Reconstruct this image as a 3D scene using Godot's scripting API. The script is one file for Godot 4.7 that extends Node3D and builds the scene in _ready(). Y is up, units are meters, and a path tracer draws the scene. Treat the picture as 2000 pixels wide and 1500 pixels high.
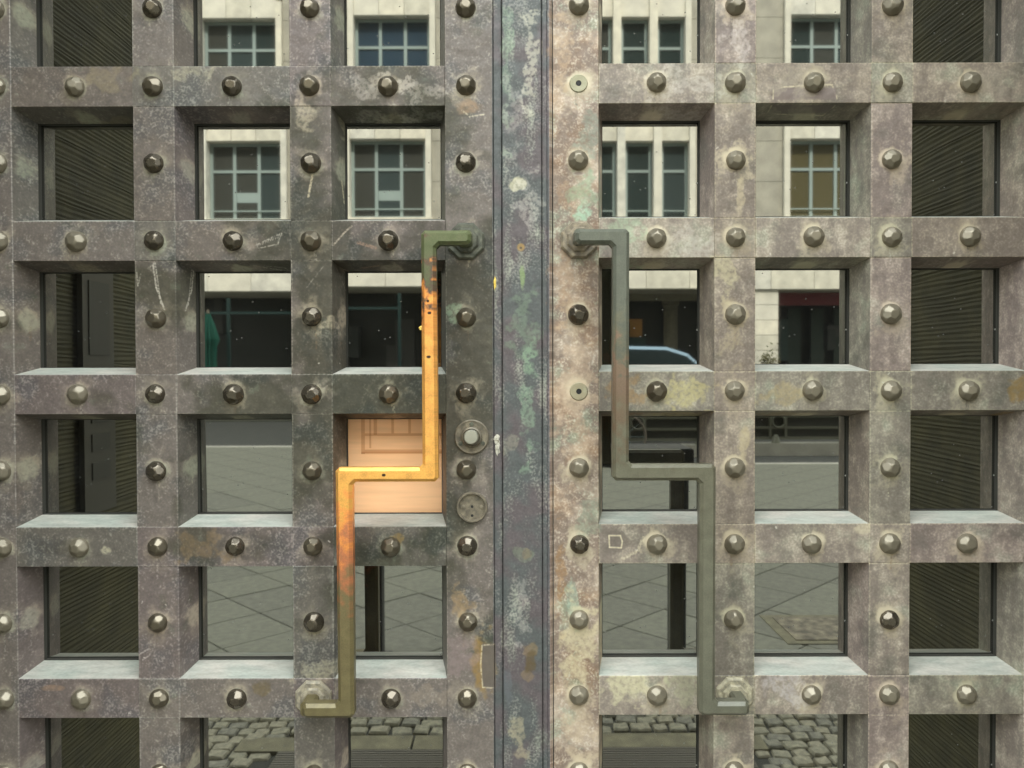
extends Node3D

const EYE := 1.2                      # lens height above the pavement
var M := {}                           # materials
var names := {}
var rng := RandomNumberGenerator.new()

# ---------------------------------------------------------------- mesh builder
class MB:
	var v := PackedVector3Array()
	var n := PackedVector3Array()
	var t := PackedVector2Array()
	var uvmode := 0                   # 0 none, 1 door plane
	var kz := Vector2(1, 0)           # how depth runs into the texture
	func uv(p: Vector3) -> Vector2:
		if uvmode == 1:
			return Vector2((p.x + 0.7 + p.z * kz.x) / 1.4, (1.73 - p.y + p.z * kz.y) / 1.06)
		return Vector2(p.x + p.z * 0.7, p.y + p.z * 0.3)
	func tri(a: Vector3, b: Vector3, c: Vector3) -> void:      # counter-clockwise seen from outside
		var nn := (b - a).cross(c - a)
		if nn.length_squared() < 1e-16:
			return
		nn = nn.normalized()
		for p in [a, c, b]:
			v.append(p); n.append(nn); t.append(uv(p))
	func quad(a: Vector3, b: Vector3, c: Vector3, d: Vector3) -> void:
		tri(a, b, c); tri(a, c, d)
	func box(lo: Vector3, hi: Vector3) -> void:
		var x0 := lo.x; var y0 := lo.y; var z0 := lo.z
		var x1 := hi.x; var y1 := hi.y; var z1 := hi.z
		quad(Vector3(x0,y0,z1), Vector3(x1,y0,z1), Vector3(x1,y1,z1), Vector3(x0,y1,z1))
		quad(Vector3(x1,y0,z0), Vector3(x0,y0,z0), Vector3(x0,y1,z0), Vector3(x1,y1,z0))
		quad(Vector3(x0,y0,z0), Vector3(x0,y0,z1), Vector3(x0,y1,z1), Vector3(x0,y1,z0))
		quad(Vector3(x1,y0,z1), Vector3(x1,y0,z0), Vector3(x1,y1,z0), Vector3(x1,y1,z1))
		quad(Vector3(x0,y1,z1), Vector3(x1,y1,z1), Vector3(x1,y1,z0), Vector3(x0,y1,z0))
		quad(Vector3(x0,y0,z0), Vector3(x1,y0,z0), Vector3(x1,y0,z1), Vector3(x0,y0,z1))
	# polygon (CCW seen from +z) extruded from z0 to z1 with a chamfer c on the front edge
	func prism(poly: PackedVector2Array, z0: float, z1: float, c := 0.0, back := true, cb := 0.0) -> void:
		var k := poly.size()
		var fr := poly
		if c > 0.0:
			fr = inset(poly, c)
		var bk := poly
		if cb > 0.0:
			bk = inset(poly, cb)
		for i in k:
			var a := poly[i]; var b := poly[(i + 1) % k]
			quad(Vector3(a.x,a.y,z0 + cb), Vector3(b.x,b.y,z0 + cb), Vector3(b.x,b.y,z1 - c), Vector3(a.x,a.y,z1 - c))
			if c > 0.0:
				var fa := fr[i]; var fb := fr[(i + 1) % k]
				quad(Vector3(a.x,a.y,z1 - c), Vector3(b.x,b.y,z1 - c), Vector3(fb.x,fb.y,z1), Vector3(fa.x,fa.y,z1))
			if cb > 0.0:
				var ba := bk[i]; var bb := bk[(i + 1) % k]
				quad(Vector3(ba.x,ba.y,z0), Vector3(bb.x,bb.y,z0), Vector3(b.x,b.y,z0 + cb), Vector3(a.x,a.y,z0 + cb))
		var idx := Geometry2D.triangulate_polygon(fr)
		for i in range(0, idx.size(), 3):
			var p := fr[idx[i]]; var q := fr[idx[i + 1]]; var r := fr[idx[i + 2]]
			if (q - p).cross(r - p) < 0.0:
				var s := q; q = r; r = s
			tri(Vector3(p.x,p.y,z1), Vector3(q.x,q.y,z1), Vector3(r.x,r.y,z1))
		if back:
			var id2 := Geometry2D.triangulate_polygon(bk)
			for i in range(0, id2.size(), 3):
				var p := bk[id2[i]]; var q := bk[id2[i + 1]]; var r := bk[id2[i + 2]]
				if (q - p).cross(r - p) > 0.0:
					var s := q; q = r; r = s
				tri(Vector3(p.x,p.y,z0), Vector3(q.x,q.y,z0), Vector3(r.x,r.y,z0))
	static func inset(poly: PackedVector2Array, c: float) -> PackedVector2Array:
		var k := poly.size()
		var out := PackedVector2Array()
		for i in k:
			var p := poly[(i + k - 1) % k]; var q := poly[i]; var r := poly[(i + 1) % k]
			var e0 := (q - p).normalized(); var e1 := (r - q).normalized()
			var n0 := Vector2(-e0.y, e0.x); var n1 := Vector2(-e1.y, e1.x)
			var m := (n0 + n1)
			m = m / maxf(0.3, 1.0 + n0.dot(n1))
			out.append(q + m * c)
		return out
	func tube(pts: Array, r: float, seg := 8, smooth := true) -> void:
		var rings := []
		for i in pts.size():
			var d: Vector3
			if i == 0: d = pts[1] - pts[0]
			elif i == pts.size() - 1: d = pts[i] - pts[i - 1]
			else: d = (pts[i + 1] - pts[i]).normalized() + (pts[i] - pts[i - 1]).normalized()
			d = d.normalized()
			var up := Vector3.UP if absf(d.y) < 0.9 else Vector3.RIGHT
			var s := d.cross(up).normalized(); var u := s.cross(d).normalized()
			var ring := []
			for k in seg:
				var a := TAU * k / seg
				ring.append([pts[i] + (s * cos(a) + u * sin(a)) * r, s * cos(a) + u * sin(a)])
			rings.append(ring)
		for i in rings.size() - 1:
			for k in seg:
				var a = rings[i][k]; var b = rings[i][(k + 1) % seg]; var c = rings[i + 1][(k + 1) % seg]; var d = rings[i + 1][k]
				for q in [a, b, c, a, c, d]:
					v.append(q[0]); n.append(q[1]); t.append(uv(q[0]))
		for e in [0, rings.size() - 1]:
			for k in range(1, seg - 1):
				if e == 0: tri(rings[e][0][0], rings[e][k][0], rings[e][k + 1][0])
				else: tri(rings[e][0][0], rings[e][k + 1][0], rings[e][k][0])
	# profile of (radius, height) turned about +z at centre c
	func lathe_z(c: Vector3, prof: Array, seg := 24, phase := 0.0) -> void:
		for i in prof.size() - 1:
			for k in seg:
				var a0 := TAU * k / seg + phase; var a1 := TAU * (k + 1) / seg + phase
				var p: Vector2 = prof[i]; var q: Vector2 = prof[i + 1]
				quad(c + Vector3(p.x * cos(a0), p.x * sin(a0), p.y), c + Vector3(p.x * cos(a1), p.x * sin(a1), p.y),
					c + Vector3(q.x * cos(a1), q.x * sin(a1), q.y), c + Vector3(q.x * cos(a0), q.x * sin(a0), q.y))
	func lathe_y(c: Vector3, prof: Array, seg := 16) -> void:
		for i in prof.size() - 1:
			for k in seg:
				var a0 := TAU * k / seg; var a1 := TAU * (k + 1) / seg
				var p: Vector2 = prof[i]; var q: Vector2 = prof[i + 1]
				quad(c + Vector3(p.x * cos(a1), p.y, p.x * sin(a1)), c + Vector3(p.x * cos(a0), p.y, p.x * sin(a0)),
					c + Vector3(q.x * cos(a0), q.y, q.x * sin(a0)), c + Vector3(q.x * cos(a1), q.y, q.x * sin(a1)))
	func mesh() -> ArrayMesh:
		var m := ArrayMesh.new()
		var arr := []
		arr.resize(Mesh.ARRAY_MAX)
		arr[Mesh.ARRAY_VERTEX] = v; arr[Mesh.ARRAY_NORMAL] = n; arr[Mesh.ARRAY_TEX_UV] = t
		m.add_surface_from_arrays(Mesh.PRIMITIVE_TRIANGLES, arr)
		return m

func mb(mode := 0) -> MB:
	var b := MB.new(); b.uvmode = mode
	return b

func numbered(called: String) -> String:
	var k: int = names.get(called, 0)
	names[called] = k + 1
	return called if k == 0 else "%s_%03d" % [called, k]

func put(m, called: String, mat: Material, parent: Node3D, at := Vector3.ZERO) -> MeshInstance3D:
	var o := MeshInstance3D.new()
	o.name = numbered(called) if parent == self else called
	o.mesh = m.mesh() if m is MB else m
	o.material_override = mat
	o.position = at
	o.cast_shadow = GeometryInstance3D.SHADOW_CASTING_SETTING_ON
	parent.add_child(o, true)
	return o

func thing(called: String, label: String, category: String, at := Vector3.ZERO, group := "") -> Node3D:
	var o := Node3D.new()
	o.name = numbered(called)
	add_child(o)
	o.position = at
	o.set_meta("label", label); o.set_meta("category", category)
	if group != "": o.set_meta("group", group)
	return o

func structure(m, called: String, mat: Material, label := "", category := "") -> MeshInstance3D:
	var o := put(m, called, mat, self)
	o.set_meta("kind", "structure")
	if label != "": o.set_meta("label", label)
	if category != "": o.set_meta("category", category)
	return o

func mat(c: Color, rough := 0.7, metal := 0.0) -> StandardMaterial3D:
	var m := StandardMaterial3D.new()          # c: linear base colour
	m.albedo_color = c.linear_to_srgb()
	m.roughness = rough; m.metallic = metal
	return m

func noise(seed_: int, freq: float, oct := 4, type := FastNoiseLite.TYPE_SIMPLEX_SMOOTH) -> FastNoiseLite:
	var f := FastNoiseLite.new()
	f.seed = seed_; f.frequency = freq; f.noise_type = type
	f.fractal_octaves = oct; f.fractal_type = FastNoiseLite.FRACTAL_FBM
	return f

func bytes(f: FastNoiseLite, w: int, h: int) -> PackedByteArray:
	var im := f.get_image(w, h, false, false, true)
	im.convert(Image.FORMAT_L8)
	return im.get_data()

# a tiling stone texture: base colour with grain, blotches and a few pits
func stone_mat(c: Color, amount: float, seed_: int, scale := 1.0, rough := 0.85) -> StandardMaterial3D:
	var w := 512
	var a := bytes_seamless(noise(seed_, 0.012, 5), w); var b := bytes_seamless(noise(seed_ + 1, 0.15, 3), w)
	var d := PackedByteArray(); d.resize(w * w * 3)
	for i in w * w:
		var k := 1.0 + amount * ((a[i] / 255.0 - 0.5) * 1.3 + (b[i] / 255.0 - 0.5) * 0.9)
		if b[i] > 225: k *= 0.82
		d[i * 3] = int(clampf(c.r * 255.0 * k, 0, 255)); d[i * 3 + 1] = int(clampf(c.g * 255.0 * k, 0, 255)); d[i * 3 + 2] = int(clampf(c.b * 255.0 * (k * 0.94 + 0.06), 0, 255))
	var m := StandardMaterial3D.new()
	m.albedo_texture = ImageTexture.create_from_image(Image.create_from_data(w, w, false, Image.FORMAT_RGB8, d))
	m.roughness = rough
	m.uv1_triplanar = true; m.uv1_world_triplanar = true
	m.uv1_scale = Vector3.ONE * scale
	return m

func bytes_seamless(f: FastNoiseLite, w: int) -> PackedByteArray:
	var im := f.get_seamless_image(w, w, false, false, 0.15, true)
	im.convert(Image.FORMAT_L8)
	return im.get_data()

# ---------------------------------------------------------------- bronze map
const TW := 2048
const TH := 1552
var map := PackedByteArray()
var nB := PackedByteArray()
var nC := PackedByteArray()
var nG := PackedByteArray()

func px(p: float) -> float: return (p - 1000.0) / 1510.0             # photograph column -> metres on the door plane
func py(p: float) -> float: return (725.5 - p) / 1510.0 + EYE         # photograph row -> height on the door plane
func tx(x: float) -> float: return (x + 0.7) / 1.4 * TW
func ty(y: float) -> float: return (1.73 - y) / 1.06 * TH

func blend(i: int, c: Color, a: float) -> void:
	map[i] = int(lerpf(map[i], c.r8, a)); map[i + 1] = int(lerpf(map[i + 1], c.g8, a)); map[i + 2] = int(lerpf(map[i + 2], c.b8, a))

# patch of matter with a ragged, grainy outline (photograph pixels)
func blob(cx: float, cy: float, rx: float, ry: float, c: Color, strength := 0.8, rag := 1.0, grain := 0.5) -> void:
	var x0 := tx(px(cx)); var y0 := ty(py(cy)); var ax := rx / 1510.0 / 1.4 * TW; var ay := ry / 1510.0 / 1.06 * TH
	for yy in range(maxi(0, int(y0 - ay * 1.5)), mini(TH, int(y0 + ay * 1.5))):
		for xx in range(maxi(0, int(x0 - ax * 1.5)), mini(TW, int(x0 + ax * 1.5))):
			var dx := (xx - x0) / ax; var dy := (yy - y0) / ay
			var i := yy * TW + xx
			var d := sqrt(dx * dx + dy * dy) + (nB[i] / 255.0 - 0.5) * 1.6 * rag
			if d < 1.0:
				var al := clampf((1.0 - d) * 3.0, 0.0, 1.0) * strength * clampf(0.85 + (nG[i] / 255.0 - 0.5) * 2.0 * grain, 0.0, 1.0)
				blend(i * 3, c, al)

func stroke(pts: Array, width: float, c: Color, strength := 0.8, broken := 0.5) -> void:
	var w := maxf(0.6, width / 1510.0 / 1.4 * TW * 0.5)
	for s in pts.size() - 1:
		var a := Vector2(tx(px(pts[s].x)), ty(py(pts[s].y))); var b := Vector2(tx(px(pts[s + 1].x)), ty(py(pts[s + 1].y)))
		var lo := Vector2(minf(a.x, b.x), minf(a.y, b.y)) - Vector2(w + 2, w + 2)
		var hi := Vector2(maxf(a.x, b.x), maxf(a.y, b.y)) + Vector2(w + 2, w + 2)
		for yy in range(maxi(0, int(lo.y)), mini(TH, int(hi.y) + 1)):
			for xx in range(maxi(0, int(lo.x)), mini(TW, int(hi.x) + 1)):
				var p := Vector2(xx, yy)
				var q := Geometry2D.get_closest_point_to_segment(p, a, b)
				var d := p.distance_to(q) - w
				if d < 1.0:
					var i := yy * TW + xx
					var al := clampf(1.0 - d, 0.0, 1.0) * strength * clampf(1.0 + (nC[i] / 255.0 - 0.5) * 3.0 * broken - broken * 0.4, 0.0, 1.0)
					blend(i * 3, c, al)

func bronze_map() -> ImageTexture:
	var nA := bytes(noise(11, 0.0045, 5), TW, TH)
	nB = bytes(noise(12, 0.021, 5), TW, TH)
	nC = bytes(noise(13, 0.16, 3), TW, TH)
	var nD := bytes(noise(14, 0.055, 4), TW, TH)
	var nE := bytes(noise(15, 0.0085, 4), TW, TH)
	map.resize(TW * TH * 3)
	nG = bytes(noise(16, 0.09, 5), TW, TH)
	var xs := PackedFloat32Array(); xs.resize(TW)
	for x in TW: xs[x] = (x + 0.5) / TW * 1.4 - 0.7
	for y in TH:
		var Y := 0.53 - (y + 0.5) / TH * 1.06
		for x in TW:
			var i := y * TW + x
			var X := xs[x]
			var z4 := nB[(y / 5 + 700) * TW + x] * 0.003922
			var a := nA[i] * 0.003922; var b := nB[i] * 0.003922; var c := nC[i] * 0.003922; var d := nD[i] * 0.003922; var e := nE[i] * 0.003922
			var r := 0.0; var g := 0.0; var bl := 0.0
			var sp := 0.0                       # pale lime specks
			var gr := 0.0                       # verdigris
			if X < -0.0238:                     # left leaf
				# handled, oily bronze round the grip; purple-grey oxide outside
				var dx := (X + 0.12) / 0.36; var dy := (Y - 0.02) / 0.33
				var t := clampf((1.05 - sqrt(dx * dx + dy * dy) + (a - 0.5) * 1.5 + (b - 0.5) * 0.5) * 2.2, 0.0, 1.0)
				r = 108.0 - 38.0 * t; g = 100.0 - 33.0 * t; bl = 93.5 - 37.0 * t
				var s := clampf((e - 0.50) * 4.0, 0.0, 1.0)
				r -= 12.0 * s; g -= 8.0 * s; bl -= 4.0 * s
				sp = clampf((c - 0.60 + (d - 0.5) * 0.7 + (e - 0.52) * 0.6 - 0.05 * t) * 3.0, 0.0, 1.0) * (0.32 - 0.14 * t)
				gr = clampf((b - 0.78 + (a - 0.5) * 0.3) * 6.0, 0.0, 1.0) * 0.2
				var w := clampf((a - 0.55 + (b - 0.5) * 0.7) * 2.4, 0.0, 1.0)
				w = w * 0.7 + clampf((z4 - 0.56) * 2.5, 0.0, 1.0) * 0.6
				r += 15.0 * w; g += 14.0 * w; bl += 12.0 * w
			elif X < 0.0530:                    # cover strip between the leaves
				var t := clampf((e - 0.5) * 4.0 + 0.5, 0.0, 1.0)
				r = 84.0 + 8.0 * t; g = 87.0 - 2.0 * t; bl = 86.0 + 0.0 * t
				var up := clampf(0.55 + Y * 1.1, 0.15, 1.0)
				var z3 := nB[((y / 4 + 300) * TW + x) % (TW * TH)] * 0.003922
				sp = clampf((c - 0.66 + (z3 - 0.5) * 1.3 + (a - 0.5) * 0.6 + up * 0.10) * 2.0, 0.0, 1.0) * 0.34
				gr = clampf((z3 - 0.60 + (e - 0.5) * 0.6 + (c - 0.5) * 0.3) * 2.4, 0.0, 1.0) * 0.55
			elif X < 0.1121:                    # right closing stile: tan crust with pits
				var t := clampf((e - 0.42) * 3.0 + (b - 0.5) + (d - 0.5) * 0.5, 0.0, 1.0)
				r = 132.0 + 42.0 * t; g = 116.0 + 42.0 * t; bl = 103.0 + 38.0 * t
				var o := clampf((a - 0.55 + (b - 0.5) * 0.5) * 3.0, 0.0, 1.0)
				r += 5.0 * o; g -= 5.0 * o; bl -= 14.0 * o
				sp = clampf((c - 0.52 + (d - 0.5) * 0.5) * 3.5, 0.0, 1.0) * 0.55 * clampf(0.3 + b, 0.0, 1.0)
				gr = clampf((nE[(i + 917 * TW) % (TW * TH)] * 0.003922 - 0.6 + (b - 0.5) * 0.6 + (c - 0.5) * 0.4) * 3.5, 0.0, 1.0) * 0.5
				var pit := clampf((c - 0.62 - (d - 0.5) * 0.4) * 6.0, 0.0, 1.0) * 0.3
				r -= 62.0 * pit; g -= 56.0 * pit; bl -= 46.0 * pit
			else:                               # right leaf: mottled purple-brown with pale bloom
				var t := clampf((b - 0.42) * 0.9 + (z4 - 0.45) * 1.2 + (a - 0.5) * 1.2 + (d - 0.5) * 0.3 + 0.2, 0.0, 1.0)
				r = 125.0 + 38.0 * t; g = 115.0 + 37.0 * t; bl = 105.5 + 31.0 * t
				sp = clampf((c - 0.55 + (d - 0.5) * 0.4 + (b - 0.5) * 0.5 + (z4 - 0.5) * 0.5) * 1.6, 0.0, 1.0) * 0.38
				gr = clampf((a - 0.72 + (b - 0.5) * 0.5) * 4.0, 0.0, 1.0) * 0.28
				var s := clampf((e - 0.56) * 4.0, 0.0, 1.0)
				r -= 14.0 * s; g -= 10.0 * s; bl -= 10.0 * s
			r = lerpf(r, 132.0, gr); g = lerpf(g, 152.0, gr); bl = lerpf(bl, 130.0, gr)
			r = lerpf(r, 196.0, sp); g = lerpf(g, 188.0, sp); bl = lerpf(bl, 172.0, sp)
			var k := 1.0 + (c - 0.5) * 0.19 + (d - 0.5) * 0.13
			map[i * 3] = int(clampf(r * k, 0.0, 255.0)); map[i * 3 + 1] = int(clampf(g * k, 0.0, 255.0)); map[i * 3 + 2] = int(clampf(bl * k, 0.0, 255.0))
	marks()
	return ImageTexture.create_from_image(Image.create_from_data(TW, TH, false, Image.FORMAT_RGB8, map))

func col(r: int, g: int, b: int) -> Color: return Color8(r, g, b)

func marks() -> void:
	var cream := col(205, 194, 165); var pale := col(196, 190, 178); var green := col(136, 164, 134); var ochre := col(140, 112, 66); var dark := col(66, 60, 54)
	# crust round the rivet feet
	for q in rivet_spots():
		var right: bool = q.x > 0.0
		var cx: float = q.x * 1510.0 + 1000.0; var cy: float = 725.5 - (q.y - EYE) * 1510.0
		if cy < -30 or cy > 1530: continue
		var lush: float = (1.0 if right else 0.55) * rng.randf_range(0.55, 1.1)
		blob(cx, cy - 1.0, 26, 26, cream, lush, 0.4, 0.5)
		if right: blob(cx - 1, cy - 4, 25, 23, col(218, 207, 180), 0.95, 0.35, 0.4)
		blob(cx, cy - 2.0, 34, 34, col(186, 174, 150), lush * 0.45, 1.1, 1.0)
		if right or rng.randf() < 0.3:
			blob(cx + rng.randf_range(-6, 6), cy + 12, 26, 38, col(182, 170, 146), 0.5 * lush, 1.2, 1.0)
		else:
			blob(cx + 2, cy + 3, 23, 23, col(150, 158, 140), 0.35, 0.6, 0.8)
	# seams filled with pale deposit
	for k in range(0, 5):
		var rl := 1.5675 - 0.1978 * k; var rr := 1.57 - 0.1982 * k
		for s in [-1.0, 1.0]:
			for cxm in [-0.4603, -0.2587]:
				var yy: float = 725.5 - (rl + s * 0.0256 - EYE) * 1510.0
				stroke([Vector2(1000 + (cxm - 0.027) * 1510, yy), Vector2(1000 + (cxm + 0.027) * 1510, yy)], 1.6, pale, 0.42, 0.7)
			for cxm in [0.288, 0.4895]:
				var yy: float = 725.5 - (rr + s * 0.0256 - EYE) * 1510.0
				stroke([Vector2(1000 + (cxm - 0.027) * 1510, yy), Vector2(1000 + (cxm + 0.027) * 1510, yy)], 1.8, cream, 0.5, 0.7)
		for xm in [-0.6437, -0.4868, -0.4338, -0.2852, -0.2322]:
			var xp: float = 1000 + xm * 1510
			stroke([Vector2(xp, 725.5 - (rl + 0.026 - EYE) * 1510), Vector2(xp, 725.5 - (rl - 0.026 - EYE) * 1510)], 1.6, pale, 0.4, 0.7)
		for xm in [0.1121, 0.2615, 0.3145, 0.463, 0.516]:
			var xp: float = 1000 + xm * 1510
			stroke([Vector2(xp, 725.5 - (rr + 0.026 - EYE) * 1510), Vector2(xp, 725.5 - (rr - 0.026 - EYE) * 1510)], 1.8, cream, 0.45, 0.7)
	# worn, paler arrises round the openings
	for side in [-1, 1]:
		var ed := [[-0.6437, -0.4868], [-0.4338, -0.2852], [-0.2322, -0.0854]] if side < 0 else [[0.1121, 0.2615], [0.3145, 0.463], [0.516, 0.6645]]
		for n in range(-1, 5):
			for e in ed:
				var ya: float = 725.5 - (row_y(side, n) - 0.0262 - EYE) * 1510.0; var yb: float = 725.5 - (row_y(side, n + 1) + 0.0262 - EYE) * 1510.0
				var xa: float = 1000.0 + e[0] * 1510.0; var xb: float = 1000.0 + e[1] * 1510.0
				for q in [[Vector2(xa, ya - 1), Vector2(xb, ya - 1)], [Vector2(xa, yb + 1), Vector2(xb, yb + 1)], [Vector2(xa - 1, ya), Vector2(xa - 1, yb)], [Vector2(xb + 1, ya), Vector2(xb + 1, yb)]]:
					stroke(q, rng.randf_range(1.4, 2.6), pale if side < 0 else cream, rng.randf_range(0.2, 0.42), 0.8)
	# run-off below some rivets
	for q in rivet_spots():
		var cx: float = q.x * 1510.0 + 1000.0; var cy: float = 725.5 - (q.y - EYE) * 1510.0
		if cy < -20 or cy > 1500 or rng.randf() < 0.5: continue
		var xo := rng.randf_range(-8, 8)
		stroke([Vector2(cx + xo, cy + 16), Vector2(cx + xo + rng.randf_range(-3, 3), cy + rng.randf_range(30, 62))], rng.randf_range(2.0, 6.0), [pale, dark, cream, col(120, 96, 70)][rng.randi() % 4], rng.randf_range(0.2, 0.45), 1.3)
	# scratches and scuffs seen on the left leaf
	stroke([Vector2(612, 343), Vector2(608, 362), Vector2(604, 384)], 3.4, col(190, 178, 150), 0.9, 0.5)
	stroke([Vector2(688, 441), Vector2(672, 455), Vector2(652, 478)], 2.6, col(170, 160, 140), 0.8, 0.6)
	stroke([Vector2(300, 516), Vector2(306, 560), Vector2(321, 602)], 2.6, pale, 0.8, 0.6)
	stroke([Vector2(292, 520), Vector2(304, 512), Vector2(308, 545), Vector2(314, 590)], 2.2, pale, 0.7, 0.7)
	stroke([Vector2(268, 530), Vector2(270, 556), Vector2(276, 534)], 2.0, pale, 0.5, 0.7)
	stroke([Vector2(502, 478), Vector2(552, 455), Vector2(545, 476), Vector2(508, 484)], 1.6, pale, 0.6, 0.7)
	for k in 9: stroke([Vector2(505 + k * 5, 480 - k * 2), Vector2(509 + k * 5, 474 - k * 2.4)], 1.3, pale, 0.5, 0.7)
	stroke([Vector2(700, 473), Vector2(734, 484)], 5.0, col(150, 122, 100), 0.7, 0.6)
	stroke([Vector2(600, 560), Vector2(632, 520)], 1.6, pale, 0.35, 0.9)
	stroke([Vector2(640, 752), Vector2(612, 770)], 1.6, pale, 0.3, 0.9)
	stroke([Vector2(268, 1278), Vector2(284, 1268)], 2.4, pale, 0.7, 0.6)
	stroke([Vector2(272, 1290), Vector2(285, 1281)], 2.0, pale, 0.6, 0.6)
	blob(918, 214, 26, 17, col(150, 124, 98), 0.75, 0.5, 0.5)
	stroke([Vector2(905, 218), Vector2(920, 230), Vector2(948, 226)], 2.0, cream, 0.6, 0.8)
	blob(938, 300, 14, 7, col(150, 140, 126), 0.6, 0.6, 0.6)
	blob(885, 615, 18, 26, green, 0.55, 1.2, 1.0)
	blob(640, 630, 22, 18, cream, 0.5, 1.3, 1.0)
	blob(735, 175, 60, 26, pale, 0.34, 1.9, 1.6); blob(820, 182, 45, 24, pale, 0.36, 1.9, 1.6)
	blob(380, 140, 40, 20, cream, 0.4, 1.6, 1.0); blob(220, 150, 40, 26, col(150, 138, 110), 0.5, 1.5, 0.8)
	blob(600, 225, 26, 26, cream, 0.5, 1.2, 0.9)
	blob(660, 1170, 20, 60, pale, 0.25, 1.6, 1.0)
	blob(385, 1070, 45, 30, col(128, 108, 76), 0.5, 1.5, 0.6); blob(110, 1065, 40, 14, dark, 0.35, 1.5, 0.8)
	blob(200, 1072, 16, 10, cream, 0.7, 1.3, 0.9); blob(505, 1345, 20, 14, col(104, 90, 62), 0.6, 0.9, 0.5)
	blob(775, 1050, 18, 14, ochre, 0.7, 1.0, 0.6); blob(830, 1360, 40, 22, col(138, 126, 112), 0.6, 1.2, 0.6)
	blob(615, 1330, 46, 30, cream, 0.45, 1.6, 1.1); blob(100, 1345, 24, 6, col(170, 140, 110), 0.5, 1.0, 0.7)
	# closing stile of the left leaf: ochre stain with a rectangular repair
	blob(945, 1295, 24, 66, ochre, 0.85, 0.7, 0.5); blob(905, 1180, 22, 30, col(150, 124, 88), 0.6, 1.2, 0.7)
	blob(900, 1270, 26, 45, col(140, 122, 120), 0.5, 1.3, 0.6)
	for yy in range(1262, 1345, 4): stroke([Vector2(944, yy), Vector2(966, yy)], 6.0, col(98, 90, 82), 0.9, 0.1)
	stroke([Vector2(966, 1260), Vector2(941, 1262), Vector2(938, 1300), Vector2(942, 1345), Vector2(966, 1347)], 1.8, cream, 0.7, 0.7)
	# cover strip
	blob(1000, 120, 12, 150, green, 0.35, 1.6, 1.0); blob(1045, 110, 14, 110, col(190, 186, 166), 0.6, 1.6, 1.6)
	blob(1020, 362, 20, 18, col(196, 190, 160), 0.85, 0.9, 0.3); blob(1030, 640, 26, 72, col(112, 128, 108), 0.6, 1.4, 1.2)
	blob(1040, 400, 22, 60, pale, 0.4, 1.8, 1.6); blob(1010, 240, 18, 80, pale, 0.3, 1.9, 1.6)
	blob(1030, 545, 7, 24, col(130, 150, 100), 0.8, 0.6, 0.3); blob(1027, 485, 9, 9, col(160, 128, 74), 0.9, 0.2, 0.1); blob(1027, 486, 3, 3, dark, 0.8, 0.0, 0.0)
	blob(1005, 865, 18, 18, col(150, 147, 126), 0.45, 1.6, 1.2); blob(1040, 800, 16, 110, green, 0.5, 1.5, 1.1)
	blob(1030, 1080, 20, 14, col(124, 138, 112), 0.45, 1.5, 1.0); blob(1038, 1078, 8, 10, col(140, 114, 86), 0.35, 1.2, 0.8)
	blob(1043, 1268, 14, 14, col(140, 116, 82), 0.6, 0.9, 0.2); blob(1040, 1320, 15, 11, col(134, 114, 86), 0.55, 0.9, 0.2); blob(1046, 1295, 12, 22, col(90, 76, 50), 0.8, 0.8, 0.3)
	blob(1022, 1440, 18, 40, col(170, 160, 130), 0.6, 1.5, 0.9); blob(1025, 1190, 16, 60, pale, 0.35, 1.8, 1.3)
	blob(1000, 1330, 10, 40, col(96, 100, 104), 0.6, 1.0, 0.5)
	# closing stile of the right leaf
	blob(1100, 560, 20, 70, col(158, 126, 98), 0.4, 1.6, 1.2); blob(1120, 390, 28, 36, col(158, 126, 96), 0.4, 1.3, 0.9)
	blob(1145, 270, 22, 50, col(130, 140, 126), 0.55, 1.5, 1.0); blob(1140, 380, 24, 50, green, 0.5, 1.4, 1.0); blob(1140, 415, 20, 20, col(160, 190, 165), 0.7, 1.2, 0.6)
	blob(1125, 760, 34, 120, col(186, 162, 136), 0.5, 1.3, 0.6); blob(1095, 1120, 10, 90, col(150, 112, 72), 0.5, 1.4, 1.0)
	blob(1118, 1180, 18, 40, col(150, 170, 150), 0.6, 1.3, 0.8); blob(1130, 1260, 36, 80, col(196, 184, 150), 0.7, 1.3, 0.6)
	blob(1150, 1020, 20, 40, col(130, 140, 122), 0.5, 1.5, 1.0); blob(1130, 1430, 34, 60, col(190, 172, 146), 0.55, 1.4, 0.8)
	blob(1130, 340, 14, 6, pale, 0.6, 0.3, 0.2); blob(1130, 340, 10, 3.5, col(140, 124, 116), 0.9, 0.2, 0.1)
	blob(1100, 100, 20, 60, col(176, 150, 120), 0.5, 1.4, 0.9)
	# right leaf
	stroke([Vector2(1508, 197), Vector2(1509, 180), Vector2(1530, 174), Vector2(1590, 170), Vector2(1622, 170), Vector2(1632, 197)], 2.0, cream, 0.8, 0.4)
	for yy in range(178, 198, 3): stroke([Vector2(1512, yy), Vector2(1628, yy)], 4.0, col(122, 110, 106), 0.7, 0.1)
	stroke([Vector2(1189, 1047), Vector2(1211, 1047), Vector2(1215, 1058), Vector2(1213, 1071), Vector2(1190, 1070), Vector2(1189, 1047)], 2.0, cream, 0.85, 0.3)
	blob(1205, 1055, 34, 26, col(104, 96, 88), 0.7, 0.8, 0.3); stroke([Vector2(1189, 1047), Vector2(1211, 1047), Vector2(1215, 1058), Vector2(1213, 1071), Vector2(1190, 1070), Vector2(1189, 1047)], 2.0, cream, 0.85, 0.3)
	stroke([Vector2(1216, 1092), Vector2(1245, 1078), Vector2(1256, 1052)], 6.0, cream, 0.5, 0.9)
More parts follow.
